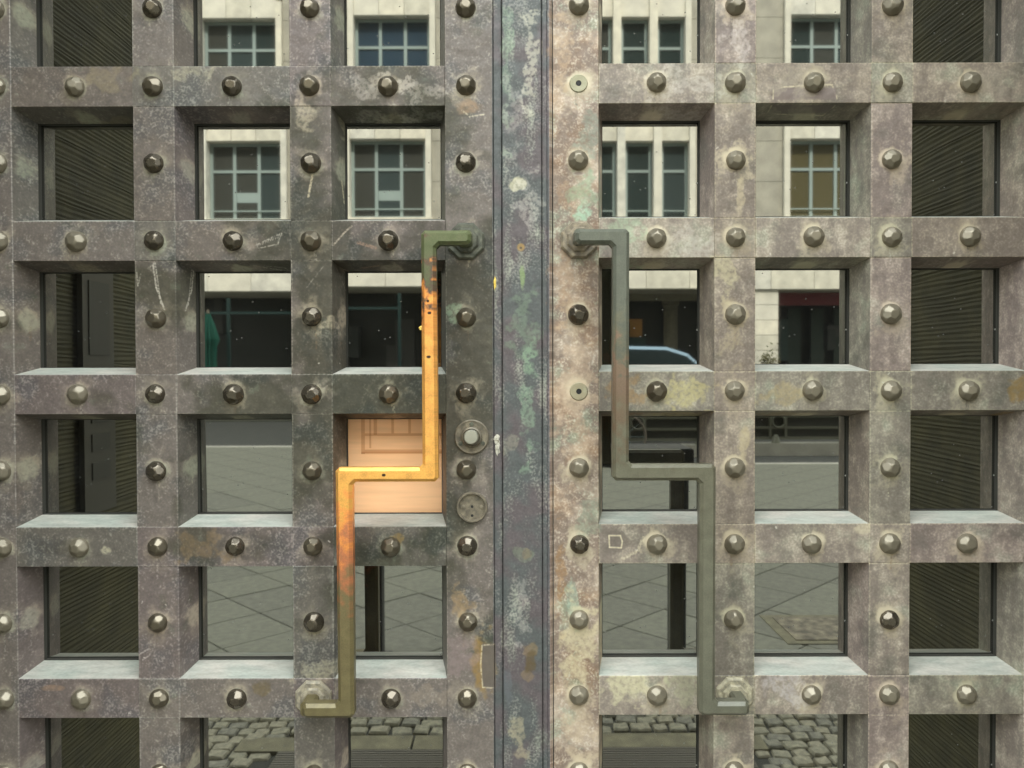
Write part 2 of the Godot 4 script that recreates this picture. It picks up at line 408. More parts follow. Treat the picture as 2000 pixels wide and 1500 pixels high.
	blob(1400 + 45, 380, 9, 44, col(190, 178, 148), 0.65, 0.8, 0.6); blob(1453, 862, 12, 40, col(186, 174, 142), 0.75, 0.8, 0.4)
	blob(1340, 770, 50, 30, col(190, 176, 128), 0.7, 1.4, 0.9); blob(1225, 765, 34, 28, col(168, 132, 92), 0.6, 1.3, 0.8)
	blob(1210, 450, 60, 26, col(160, 180, 150), 0.55, 1.5, 0.9); blob(1350, 470, 50, 26, pale, 0.4, 1.6, 1.0)
	blob(1235, 1345, 60, 30, col(196, 190, 156), 0.75, 1.1, 0.7); blob(1340, 1345, 40, 36, col(170, 170, 140), 0.6, 1.3, 0.8)
	blob(1420, 530, 24, 46, col(190, 182, 150), 0.7, 1.3, 0.8); blob(1430, 640, 24, 60, col(180, 168, 140), 0.5, 1.5, 0.9)
	blob(1530, 770, 40, 24, col(168, 148, 110), 0.55, 1.4, 0.8); blob(1540, 1350, 50, 30, col(186, 180, 178), 0.55, 1.4, 0.9)
	blob(1440, 90, 26, 40, pale, 0.5, 1.6, 1.0); blob(1430, 320, 34, 40, cream, 0.4, 1.5, 0.9); blob(1340, 160, 60, 30, pale, 0.4, 1.8, 1.2)
	blob(1560, 160, 50, 34, col(166, 158, 140), 0.5, 1.5, 0.7); blob(1990, 765, 22, 36, col(150, 116, 64), 0.6, 1.0, 0.6)
	blob(1925, 160, 40, 26, col(160, 152, 138), 0.4, 1.5, 0.8); blob(1690, 1035, 16, 12, cream, 0.6, 1.0, 0.7)
	for k in 60: # small knocks
		var p := Vector2(rng.randf_range(1180, 1990) if k % 2 else rng.randf_range(20, 860), rng.randf_range(20, 1480))
		stroke([p, p + Vector2(rng.randf_range(-6, 6), rng.randf_range(-4, 8))], rng.randf_range(1.0, 2.6), col(206, 200, 186), 0.8, 0.4)

const LX := [-0.662, -0.4603, -0.2587, -0.0588]
const RX := [0.0864, 0.2880, 0.4895, 0.6910]
const ROW_L := 1.5675
const ROW_R := 1.5700
const PITCH := 0.1980

func row_y(side: int, n: int) -> float: return (ROW_L if side < 0 else ROW_R) - PITCH * n

func rivet_spots() -> Array:
	var out := []
	for side in [-1, 1]:
		var cols = LX if side < 0 else RX
		for n in range(-5, 8):
			for c in 4:
				out.append(Vector3(cols[c], row_y(side, n), side))
				if n < 7: out.append(Vector3(cols[c], row_y(side, n) - PITCH * 0.5, side))
				if c < 3: out.append(Vector3((cols[c] + cols[c + 1]) * 0.5, row_y(side, n), side))
	return out

# hammered rivet head: a dome with flats struck into it
func rivet_mesh(seed_: int) -> ArrayMesh:
	var r := RandomNumberGenerator.new(); r.seed = seed_
	var cuts := []
	var tip := Vector3(r.randf_range(-0.16, 0.16), r.randf_range(-0.16, 0.16), 1).normalized()
	cuts.append([tip, r.randf_range(0.89, 0.925)])
	var k6 := 5 + r.randi() % 2
	for k in k6:
		var a := TAU * (k + r.randf_range(-0.22, 0.22)) / k6
		var el := r.randf_range(0.62, 0.82)
		cuts.append([Vector3(cos(a) * cos(el), sin(a) * cos(el), sin(el)), r.randf_range(0.895, 0.93)])
	for k in 8:
		var a := TAU * (k + 0.5 + r.randf_range(-0.25, 0.25)) / 8.0
		cuts.append([Vector3(cos(a) * 0.97, sin(a) * 0.97, 0.24), r.randf_range(0.945, 0.975)])
	var b := mb(1)
	var rows := 12; var seg := 36
	var grid := []
	for i in rows + 1:
		var line := []
		for j in seg:
			var a := TAU * j / seg; var el := PI * 0.5 * i / rows
			var d := Vector3(cos(a) * cos(el), sin(a) * cos(el), sin(el))
			var q := 1.0
			for c in cuts:
				var n: Vector3 = c[0]
				var dn := n.dot(d)
				if dn > 0.1: q = minf(q, c[1] / dn)
			line.append(Vector3(d.x * q * 0.0130, d.y * q * 0.0130, d.z * q * 0.0118))
		grid.append(line)
	for i in rows:
		for j in seg:
			var l := (j + 1) % seg
			b.quad(grid[i][j], grid[i][l], grid[i + 1][l], grid[i + 1][j])
	return b.mesh()

func plate(parent: Node3D, called: String, x0: float, x1: float, y0: float, y1: float, m: Material, lift := 0.0, z0 := -0.006) -> void:
	var b := mb(1)
	b.prism(PackedVector2Array([Vector2(x0, y0), Vector2(x1, y0), Vector2(x1, y1), Vector2(x0, y1)]), z0, lift, 0.0005, false)
	put(b, called, m, parent)

func octagon(cx: float, cy: float, r: float) -> PackedVector2Array:
	var p := PackedVector2Array()
	for k in 8:
		var a := TAU * (k + 0.5) / 8.0
		p.append(Vector2(cx + r * cos(a), cy + r * sin(a)))
	return p

func chamfered(poly: Array, c: float) -> PackedVector2Array:
	var out := PackedVector2Array()
	var k := poly.size()
	for i in k:
		var p: Vector2 = poly[(i + k - 1) % k]; var q: Vector2 = poly[i]; var r: Vector2 = poly[(i + 1) % k]
		out.append(q + (p - q).normalized() * c); out.append(q + (r - q).normalized() * c)
	return out

func door_leaf(side: int, label: String) -> Node3D:
	var d := thing("bronze_door", label, "door", Vector3.ZERO, "")
	var cols = LX if side < 0 else RX
	var hb := 0.0265                        # half width of an upright
	var hr := 0.0256                        # half height of a crossbar
	var edge := []                          # [left, right] faces of the four uprights
	for c in 4: edge.append([cols[c] - hb, cols[c] + hb])
	if side < 0:
		edge[0] = [-0.690, -0.6437]; edge[3] = [-0.0854, -0.0238]
	else:
		edge[0] = [0.0530, 0.1121]; edge[3] = [0.6645, 0.7200]
	var tints: Array = M.bronze
	var top := row_y(side, -9) + 0.06; var bottom := 0.02
	# uprights and crossbars, one plate per piece
	for c in 4:
		if c == 0 or c == 3:
			plate(d, "stile", edge[c][0], edge[c][1], bottom, top, tints[0], 0.0003 * c)
		else:
			for n in range(-9, 8):
				var y := row_y(side, n)
				plate(d, "crossing_plate", edge[c][0], edge[c][1], y - hr, y + hr, tints[rng.randi() % 4], rng.randf_range(0.0, 0.0007))
				var lo := y - PITCH + hr if n < 7 else bottom
				plate(d, "upright_plate", edge[c][0], edge[c][1], lo + 0.0001, y - hr - 0.0001, tints[rng.randi() % 4], rng.randf_range(-0.0004, 0.0003))
	for n in range(-9, 8):
		var y := row_y(side, n)
		for c in 3:
			plate(d, "crossbar_plate", edge[c][1] + 0.0001, edge[c + 1][0] - 0.0001, y - hr, y + hr, tints[rng.randi() % 4], rng.randf_range(-0.0003, 0.0006))
	# splayed openings with a gasket and a pane each
	var sp := 0.0090; var dep := 0.0415
	for n in range(-9, 7):
		for c in 3:
			var x0: float = edge[c][1]; var x1: float = edge[c + 1][0]
			var y1: float = row_y(side, n) - hr; var y0: float = row_y(side, n + 1) + hr
			var b := mb(1)
			var F := [Vector3(x0, y0, -0.0008), Vector3(x1, y0, -0.0008), Vector3(x1, y1, -0.0008), Vector3(x0, y1, -0.0008)]
			var B := [Vector3(x0 + sp, y0 + sp, -dep), Vector3(x1 - sp, y0 + sp, -dep), Vector3(x1 - sp, y1 - sp, -dep), Vector3(x0 + sp, y1 - sp, -dep)]
			for k in [1, 2, 3]:
				b.kz = Vector2(0, 1) if k == 2 else Vector2(1, 0)
				b.quad(F[k], F[(k + 1) % 4], B[(k + 1) % 4], B[k])
			var fr := put(b, "pane_frame", tints[rng.randi() % 4], d)
			var lb := mb(1); lb.kz = Vector2(0, 1)
			lb.quad(F[0], F[1], B[1], B[0])
			put(lb, "sill", M.ledge, fr)
			var g := mb()
			var G := []
			var H := []
			var e := 0.0008
			for k in 4:
				var s := Vector3(e if k in [0, 3] else -e, e if k in [0, 1] else -e, 0)
				G.append(B[k] + s); H.append(B[k] + s + Vector3(0, 0, -0.0075))
			for k in 4:
				g.quad(B[k], B[(k + 1) % 4], G[(k + 1) % 4], G[k])
				g.quad(G[k], G[(k + 1) % 4], H[(k + 1) % 4], H[k])
			put(g, "gasket", M.gasket, fr)
			var p := mb(1)
			var cx := (x0 + x1) * 0.5; var cy := (y0 + y1) * 0.5
			var w := (x1 - x0) * 0.5 - sp - 0.0004; var hh := (y1 - y0) * 0.5 - sp - 0.0004
			var z := -dep - 0.006
			p.prism(PackedVector2Array([Vector2(-w, -hh), Vector2(w, -hh), Vector2(w, hh), Vector2(-w, hh)]), -0.004, 0.0, 0.0, true)
			var key := Vector3i(side, n, c)
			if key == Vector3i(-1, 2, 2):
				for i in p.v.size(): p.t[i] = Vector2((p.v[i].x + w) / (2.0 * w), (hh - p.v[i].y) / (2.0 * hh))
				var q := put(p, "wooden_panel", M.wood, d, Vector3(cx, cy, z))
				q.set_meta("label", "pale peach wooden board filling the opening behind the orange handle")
			else:
				var q := put(p, "pane", M.pane, d, Vector3(cx, cy, z))
				var tilt: Vector2 = tilts.get(key, Vector2(rng.randf_range(-0.12, 0.12), rng.randf_range(-0.12, 0.12)))
				q.rotation_degrees = Vector3(tilt.x, tilt.y, 0)
	var bb := mb()
	bb.box(Vector3(edge[0][0] + 0.004, bottom + 0.004, -0.085), Vector3(edge[3][1] - 0.004, top - 0.004, -0.066))
	put(bb, "back_board", M.gasket, d)
	# rivets
	var k := 0
	for q in rivet_spots():
		if int(q.z) != side: continue
		k += 1
		var n2 := int(round((row_y(side, 0) - q.y) / (PITCH * 0.5)))
		var cidx := -1
		for c in 4:
			if absf(cols[c] - q.x) < 0.001: cidx = c
		if side < 0 and ((cidx == 3 and n2 == 2) or (cidx == 2 and n2 == 8)): continue
		if side > 0 and ((cidx == 0 and n2 == 2) or (cidx == 1 and n2 == 8)): continue
		if side > 0 and cidx == 0 and (n2 == 0 or n2 == 4):
			var b := mb(1)
			b.lathe_z(Vector3(q.x, q.y, 0), [Vector2(0.0118, 0.0004), Vector2(0.0108, 0.0014), Vector2(0.0036, 0.0011)], 20)
			var ho := put(b, "rivet_hole", M.hole_ring, d)
			ho.set_meta("label", "green stained disc with a dark hole where a rivet is missing")
			var bh := mb()
			bh.lathe_z(Vector3(q.x, q.y, 0), [Vector2(0.0036, 0.0014), Vector2(0.0030, 0.0009), Vector2(0.0, 0.0009)], 14)
			put(bh, "bore", M.black, ho)
			continue
		var o := MeshInstance3D.new()
		o.name = "rivet"
		o.mesh = rivets[rng.randi() % rivets.size()]
		o.material_override = M.rivet_dull if (side > 0 and rng.randf() < 0.92) or q.x < -0.5 else M.rivet[rng.randi() % 2]
		o.position = Vector3(q.x + rng.randf_range(-0.0008, 0.0008), q.y + rng.randf_range(-0.0008, 0.0008), 0.0006)
		o.rotation.z = rng.randf() * TAU
		o.scale = Vector3.ONE * rng.randf_range(0.96, 1.05)
		d.add_child(o, true)
	return d

var rivets := []
var tilts := {}

func handle(d: Node3D, side: int) -> void:
	var h := put_empty(d, "pull_handle")
	var P: Array
	var bars: Material
	var ros: Array
	if side < 0:
		P = [Vector2(-0.0500, 0.1560), Vector2(-0.0500, 0.1735), Vector2(-0.1113, 0.1735), Vector2(-0.1108, -0.1183), Vector2(-0.2183, -0.1183),
			Vector2(-0.2165, -0.4120), Vector2(-0.2615, -0.4120), Vector2(-0.2615, -0.4296), Vector2(-0.1968, -0.4296), Vector2(-0.1978, -0.1359),
			Vector2(-0.0912, -0.1359), Vector2(-0.0930, 0.1560)]
		P.reverse()
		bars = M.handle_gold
		ros = [Vector2(-0.0588, 0.1675), Vector2(-0.2587, -0.4245)]
	else:
		P = [Vector2(0.0786, 0.1566), Vector2(0.0786, 0.1749), Vector2(0.1447, 0.1749), Vector2(0.1440, -0.1151), Vector2(0.2516, -0.1151), Vector2(0.2510, -0.4107),
			Vector2(0.2937, -0.4107), Vector2(0.2937, -0.4277), Vector2(0.2315, -0.4277), Vector2(0.2318, -0.1352), Vector2(0.1239, -0.1352), Vector2(0.1245, 0.1566)]
		bars = M.handle_green
		ros = [Vector2(0.0868, 0.1690), Vector2(0.2880, -0.4215)]
	var poly: Array = []
	for p in P: poly.append(p + Vector2(0, EYE))
	# make it run counter-clockwise
	var area := 0.0
	for i in poly.size(): area += poly[i].cross(poly[(i + 1) % poly.size()])
	if area < 0.0: poly.reverse()
	var b := mb(); b.uvmode = 0
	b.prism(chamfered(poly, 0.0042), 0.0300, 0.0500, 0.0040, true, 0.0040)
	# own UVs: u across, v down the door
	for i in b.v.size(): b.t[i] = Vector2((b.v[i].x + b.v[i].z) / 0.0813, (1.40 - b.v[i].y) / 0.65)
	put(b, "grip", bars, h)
	for r in ros:
		var c := Vector2(r.x, r.y + EYE)
		var rb := mb(1)
		rb.prism(octagon(c.x, c.y, 0.0255), -0.001, 0.0062, 0.0026, false)
		rb.prism(octagon(c.x, c.y, 0.0170), 0.006, 0.0095, 0.002, false)
		put(rb, "rosette", M.rosette[(0 if side < 0 else 1) + (0 if r.y > 0.0 else 2)], h)
		var s := mb()
		var w := 0.0088
		s.prism(chamfered([Vector2(c.x - w, c.y - w), Vector2(c.x + w, c.y - w), Vector2(c.x + w, c.y + w), Vector2(c.x - w, c.y + w)], 0.003), 0.008, 0.0335, 0.0, true)
		for i in s.v.size(): s.t[i] = Vector2((s.v[i].x + s.v[i].z) / 0.0813, (1.40 - s.v[i].y) / 0.65)
		put(s, "spindle", bars, h)

func put_empty(parent: Node3D, called: String) -> Node3D:
	var o := Node3D.new()
	o.name = called
	parent.add_child(o, true)
	return o

func speckled(c: Color, seed_: int, rough: float, metal: float) -> StandardMaterial3D:
	var m := stone_mat(c, 0.45, seed_, 14.0, rough)
	m.metallic = metal
	return m

# texture of a grip: list of [v, colour, metallic] stops joined with ragged borders
func grip_mat(stops: Array, seed_: int, rough: float, nicks := []) -> StandardMaterial3D:
	var w := 128; var h := 1024
	var a := bytes(noise(seed_, 0.03, 4), w, h); var b := bytes(noise(seed_ + 5, 0.25, 2), w, h)
	var im := Image.create(w, h, false, Image.FORMAT_RGB8); var me := Image.create(w, h, false, Image.FORMAT_RGB8)
	for y in h:
		for x in w:
			var i := y * w + x
			var v := (y + 0.5) / h + (a[i] / 255.0 - 0.5) * 0.16
			var s := 0
			while s < stops.size() - 2 and v > stops[s + 1][0]: s += 1
			var t := clampf((v - stops[s][0]) / (stops[s + 1][0] - stops[s][0]), 0.0, 1.0)
			var c: Color = stops[s][1].lerp(stops[s + 1][1], t)
			var k := 1.0 + (b[i] / 255.0 - 0.5) * 0.14 + (a[i] / 255.0 - 0.5) * 0.16
			var m: float = lerpf(stops[s][2], stops[s + 1][2], t)
			if b[i] > 232 and a[i] > 120: k *= 0.7; m *= 0.4
			im.set_pixel(x, y, Color(c.r * k, c.g * k, c.b * k)); me.set_pixel(x, y, Color(m, m, m))
	for q in nicks:
		for yy in range(-4, 5):
			for xx in range(-4, 5):
				if xx * xx * q[2] + yy * yy < 7:
					im.set_pixel(posmod(int(q[0]) + xx, w), int(q[1]) + yy, Color(0.20, 0.13, 0.06)); me.set_pixel(posmod(int(q[0]) + xx, w), int(q[1]) + yy, Color(0.1, 0.1, 0.1))
	var mt := StandardMaterial3D.new()
	mt.albedo_texture = ImageTexture.create_from_image(im)
	mt.metallic = 1.0; mt.metallic_texture = ImageTexture.create_from_image(me)
	mt.roughness = rough
	return mt

# pale dust and verdigris lying on the sills: wiped streaks with a grain
func ledge_map() -> ImageTexture:
	var w := 512
	var a := bytes_seamless(noise(61, 0.012, 4), w); var b := bytes_seamless(noise(62, 0.03, 4), w); var c := bytes_seamless(noise(63, 0.2, 2), w)
	var d := PackedByteArray(); d.resize(w * w * 3)
	for y in w:
		for x in w:
			var i := y * w + x
			var st: float = b[((y * 2) % w) * w + x] / 255.0
			var t: float = clampf(a[i] / 255.0 * 1.4 - 0.2 + (st - 0.5) * 0.7, 0.0, 1.0)
			var k := 1.0 + (c[i] / 255.0 - 0.5) * 0.10 + (st - 0.5) * 0.16
			d[i * 3] = int(clampf((154.0 + 14.0 * t) * k, 0, 255)); d[i * 3 + 1] = int(clampf((159.0 + 4.0 * t) * k, 0, 255)); d[i * 3 + 2] = int(clampf((149.0 + 4.0 * t) * k, 0, 255))
	return ImageTexture.create_from_image(Image.create_from_data(w, w, false, Image.FORMAT_RGB8, d))

func make_materials() -> void:
	var tex := bronze_map()
	var nim := noise(31, 0.045, 4).get_image(1024, 776)
	nim.convert(Image.FORMAT_RGBA8)
	nim.bump_map_to_normal_map(2.2)
	var ntex := ImageTexture.create_from_image(nim)
	M.bronze = []
	for t in [Color(1, 1, 1), Color(0.95, 0.94, 0.93), Color(0.99, 0.97, 0.99), Color(0.93, 0.95, 0.94)]:
		var m := StandardMaterial3D.new()
		m.albedo_texture = tex; m.albedo_color = t
		m.roughness = 0.46; m.metallic = 0.15
		m.normal_enabled = true; m.normal_texture = ntex; m.normal_scale = 0.3
		M.bronze.append(m)
	M.ledge = M.bronze[0].duplicate()
	M.ledge.albedo_texture = ledge_map(); M.ledge.metallic = 0.0; M.ledge.roughness = 0.7; M.ledge.uv1_scale = Vector3(2, 2, 2)
	M.rivet = [mat(Color(0.13, 0.112, 0.085), 0.23, 0.8), mat(Color(0.16, 0.138, 0.10), 0.28, 0.75)]
	M.rivet_dull = mat(Color(0.21, 0.185, 0.135), 0.36, 0.5)
	M.gasket = mat(Color(0.03, 0.029, 0.022), 0.8)
	M.black = mat(Color(0.006, 0.006, 0.006), 0.6)
	M.hole_ring = M.bronze[0].duplicate(); M.hole_ring.albedo_color = Color(0.80, 0.83, 0.80)
	M.rosette = [speckled(Color(0.36, 0.365, 0.32), 501, 0.45, 0.35), speckled(Color(0.50, 0.46, 0.39), 503, 0.6, 0.1), speckled(Color(0.56, 0.53, 0.46), 505, 0.6, 0.1), speckled(Color(0.60, 0.575, 0.49), 507, 0.6, 0.05)]
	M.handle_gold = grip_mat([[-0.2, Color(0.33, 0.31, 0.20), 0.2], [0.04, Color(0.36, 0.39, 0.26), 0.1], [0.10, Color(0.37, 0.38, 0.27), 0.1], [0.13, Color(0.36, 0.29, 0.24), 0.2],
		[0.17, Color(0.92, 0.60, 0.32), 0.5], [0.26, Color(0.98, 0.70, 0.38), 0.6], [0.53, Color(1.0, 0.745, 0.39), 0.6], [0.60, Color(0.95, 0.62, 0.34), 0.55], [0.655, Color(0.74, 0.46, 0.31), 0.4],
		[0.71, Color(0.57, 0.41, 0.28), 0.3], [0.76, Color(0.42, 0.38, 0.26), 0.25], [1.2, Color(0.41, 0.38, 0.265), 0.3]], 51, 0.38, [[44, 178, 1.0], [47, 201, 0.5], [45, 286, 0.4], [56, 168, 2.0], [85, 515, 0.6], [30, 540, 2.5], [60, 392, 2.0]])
	M.handle_green = grip_mat([[-0.2, Color(0.37, 0.38, 0.335), 0.05], [0.20, Color(0.37, 0.38, 0.335), 0.05], [0.27, Color(0.39, 0.38, 0.315), 0.05], [0.30, Color(0.46, 0.38, 0.315), 0.05],
		[0.39, Color(0.41, 0.35, 0.28), 0.1], [0.46, Color(0.38, 0.37, 0.305), 0.05], [0.7, Color(0.39, 0.385, 0.325), 0.1], [1.2, Color(0.36, 0.36, 0.31), 0.15]], 57, 0.33)
	# dark solar glass: a coated, faintly green mirror with specks of dirt
	var w := 1024
	var al := Image.create(w, w, false, Image.FORMAT_RGB8); var me := Image.create(w, w, false, Image.FORMAT_RGB8)
	al.fill(Color(0.60, 0.60, 0.578))
	# a thin film of dirt, wiped and streaky
	var f1 := bytes_seamless(noise(65, 0.006, 5), w)
	var md := PackedByteArray(); md.resize(w * w * 3)
	for y in w:
		for x in w:
			var q: float = 0.99 - 0.022 * clampf(f1[y * w + x] / 255.0 * 1.4 - 0.2, 0.0, 1.0)
			var o8 := int(q * 255.0)
			var i := (y * w + x) * 3
			md[i] = o8; md[i + 1] = o8; md[i + 2] = o8
	me = Image.create_from_data(w, w, false, Image.FORMAT_RGB8, md)
	var r := RandomNumberGenerator.new(); r.seed = 5
	for k in 900:
		var x := r.randi() % (w - 3); var y := r.randi() % (w - 3)
		var g := r.randf_range(0.3, 0.6)
		var s := 1 if r.randf() < 0.93 else 2
		al.fill_rect(Rect2i(x, y, s, s), Color(g, g, g * 0.94)); me.fill_rect(Rect2i(x, y, s, s), Color(0, 0, 0))
	var gl := StandardMaterial3D.new()
	gl.albedo_texture = ImageTexture.create_from_image(al)
	gl.metallic = 1.0; gl.metallic_texture = ImageTexture.create_from_image(me)
	gl.roughness = 0.02
	M.pane = gl
	# peach plywood with grain
	var wa := bytes_seamless(noise(71, 0.02, 4), 256)
	var wi := Image.create(256, 256, false, Image.FORMAT_RGB8)
	for y in 256:
		for x in 256:
			var g: float = wa[((y * 3) % 256) * 256 + int(x * 0.2)] / 255.0
			var k := 1.0 + (g - 0.5) * 0.07
			wi.set_pixel(x, y, Color(0.95 * k, 0.745 * k, 0.555 * k))
	# reflection of railing bars, painted into the board as darker lines
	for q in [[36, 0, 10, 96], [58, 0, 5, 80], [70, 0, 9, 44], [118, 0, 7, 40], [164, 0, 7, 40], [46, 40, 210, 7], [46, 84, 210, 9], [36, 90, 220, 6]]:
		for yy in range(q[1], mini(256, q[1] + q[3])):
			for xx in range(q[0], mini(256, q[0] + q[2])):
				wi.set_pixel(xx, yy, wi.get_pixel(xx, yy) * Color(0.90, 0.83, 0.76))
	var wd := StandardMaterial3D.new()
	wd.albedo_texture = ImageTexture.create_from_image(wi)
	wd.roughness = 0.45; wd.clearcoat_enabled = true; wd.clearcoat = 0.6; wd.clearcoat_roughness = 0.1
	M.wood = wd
	M.cream_stone = stone_mat(Color(0.85, 0.835, 0.785), 0.10, 81, 0.35)
	M.creams = [M.cream_stone, stone_mat(Color(0.82, 0.805, 0.75), 0.14, 181, 0.5), stone_mat(Color(0.87, 0.85, 0.79), 0.12, 183, 0.5), stone_mat(Color(0.835, 0.825, 0.785), 0.16, 185, 0.5)]
	M.grey_stone = stone_mat(Color(0.66, 0.645, 0.60), 0.12, 84, 0.35)
	M.dark_stone = stone_mat(Color(0.42, 0.40, 0.33), 0.16, 87, 1.2)
	M.slab = stone_mat(Color(0.43, 0.427, 0.38), 0.16, 90, 3.0)
	M.slab2 = stone_mat(Color(0.41, 0.406, 0.365), 0.18, 95, 3.0)
	M.cobble = [stone_mat(Color(0.50, 0.485, 0.42), 0.35, 101, 6.0), stone_mat(Color(0.45, 0.44, 0.395), 0.35, 104, 6.0), stone_mat(Color(0.53, 0.51, 0.44), 0.35, 107, 6.0)]
	M.joint = mat(Color(0.035, 0.035, 0.028), 0.95)
	M.asphalt = stone_mat(Color(0.23, 0.23, 0.215), 0.25, 110, 0.8, 0.9)
	M.teal = mat(Color(0.30, 0.37, 0.36), 0.5)
	M.wpane = mat(Color(0.030, 0.044, 0.044), 0.1)
	M.wvar = [M.wpane, mat(Color(0.045, 0.062, 0.064), 0.1), mat(Color(0.022, 0.036, 0.036), 0.1), mat(Color(0.055, 0.058, 0.052), 0.15)]
	M.wpane_blue = mat(Color(0.035, 0.06, 0.09), 0.12)
	M.wpane_lit_amber = mat(Color(0.10, 0.088, 0.045), 0.2)  # lit room behind the glass, painted as an amber base colour
	M.shop = mat(Color(0.012, 0.015, 0.012), 0.35)
	M.mattbar = mat(Color(0.12, 0.11, 0.09), 0.5, 0.4)
	M.brass = speckled(Color(0.44, 0.41, 0.35), 509, 0.5, 0.25)

# ---------------------------------------------------------------- the street
func pick_tilts() -> void:
	tilts[Vector3i(-1, 2, 1)] = Vector2(0.8, 0.0)

func entrance_building() -> void:
	var e := thing("entrance_building", "stone building whose recessed doorway holds the bronze doors", "building")
	var b := mb(); b.box(Vector3(-16, -0.1, -9), Vector3(-0.752, 3.55, 0.55)); put(b, "wall", M.dark_stone, e)
	b = mb(); b.box(Vector3(0.752, -0.1, -9), Vector3(16, 3.55, 0.55)); put(b, "wall", M.dark_stone, e)
	b = mb(); b.box(Vector3(-16, 3.552, -9), Vector3(16, 20.0, 0.55)); put(b, "wall", M.dark_stone, e)
	b = mb(); b.box(Vector3(-0.751, 3.43, -0.12), Vector3(0.751, 3.55, 0.5)); put(b, "lintel", M.dark_stone, e)
	b = mb(); b.box(Vector3(-0.751, -0.1, -9), Vector3(0.751, 3.55, -8.8)); put(b, "wall", M.dark_stone, e)
	b = mb(); b.box(Vector3(-0.751, -0.1, -0.2), Vector3(0.751, 0.012, 0.20)); put(b, "threshold", M.dark_stone, e)
	# tooled jambs: fine wavy horizontal ribs
	var wob := noise(200, 3.0, 2)
	for s in [-1.0, 1.0]:
		var rb := mb()
		var p := 0.0080
		var count := int(3.41 / p)
		var segs := 14
		var grid := []
		for i in count * 2 + 1:
			var line := []
			for j in segs + 1:
				var z := -0.1 + 0.65 * j / segs
				var y := 0.013 + i * p * 0.5 + wob.get_noise_2d(z, i * 0.05) * 0.004
				var dx := 0.0 if i % 2 == 0 else 0.0013 + wob.get_noise_2d(z * 2.0 + 9.0, i * 0.31) * 0.0011
				line.append(Vector3(s * (0.751 - dx), y, z))
			grid.append(line)
		for i in grid.size() - 1:
			for j in segs:
				if s < 0: rb.quad(grid[i][j + 1], grid[i][j], grid[i + 1][j], grid[i + 1][j + 1])
				else: rb.quad(grid[i][j], grid[i][j + 1], grid[i + 1][j + 1], grid[i + 1][j])
		put(rb, "ribbed_jamb", M.jamb, e)
	# entry panel on the left jamb
	var ip := thing("entry_panel", "slim dull metal entry panel on the ribbed jamb", "entry panel", Vector3(-0.7455, 1.17, 0.285))
	var q := mb(); q.box(Vector3(0, -0.22, -0.052), Vector3(0.0095, 0.24, 0.052)); put(q, "casing", M.panel, ip)
	q = mb(); q.box(Vector3(0.0097, 0.06, -0.034), Vector3(0.0115, 0.19, 0.034)); put(q, "speaker_plate", M.panel_dark, ip)
	for k in 4:
		q = mb(); q.box(Vector3(0.0097, -0.16 + k * 0.05, -0.03), Vector3(0.0115, -0.13 + k * 0.05, 0.03)); put(q, "button", M.panel_dark, ip)

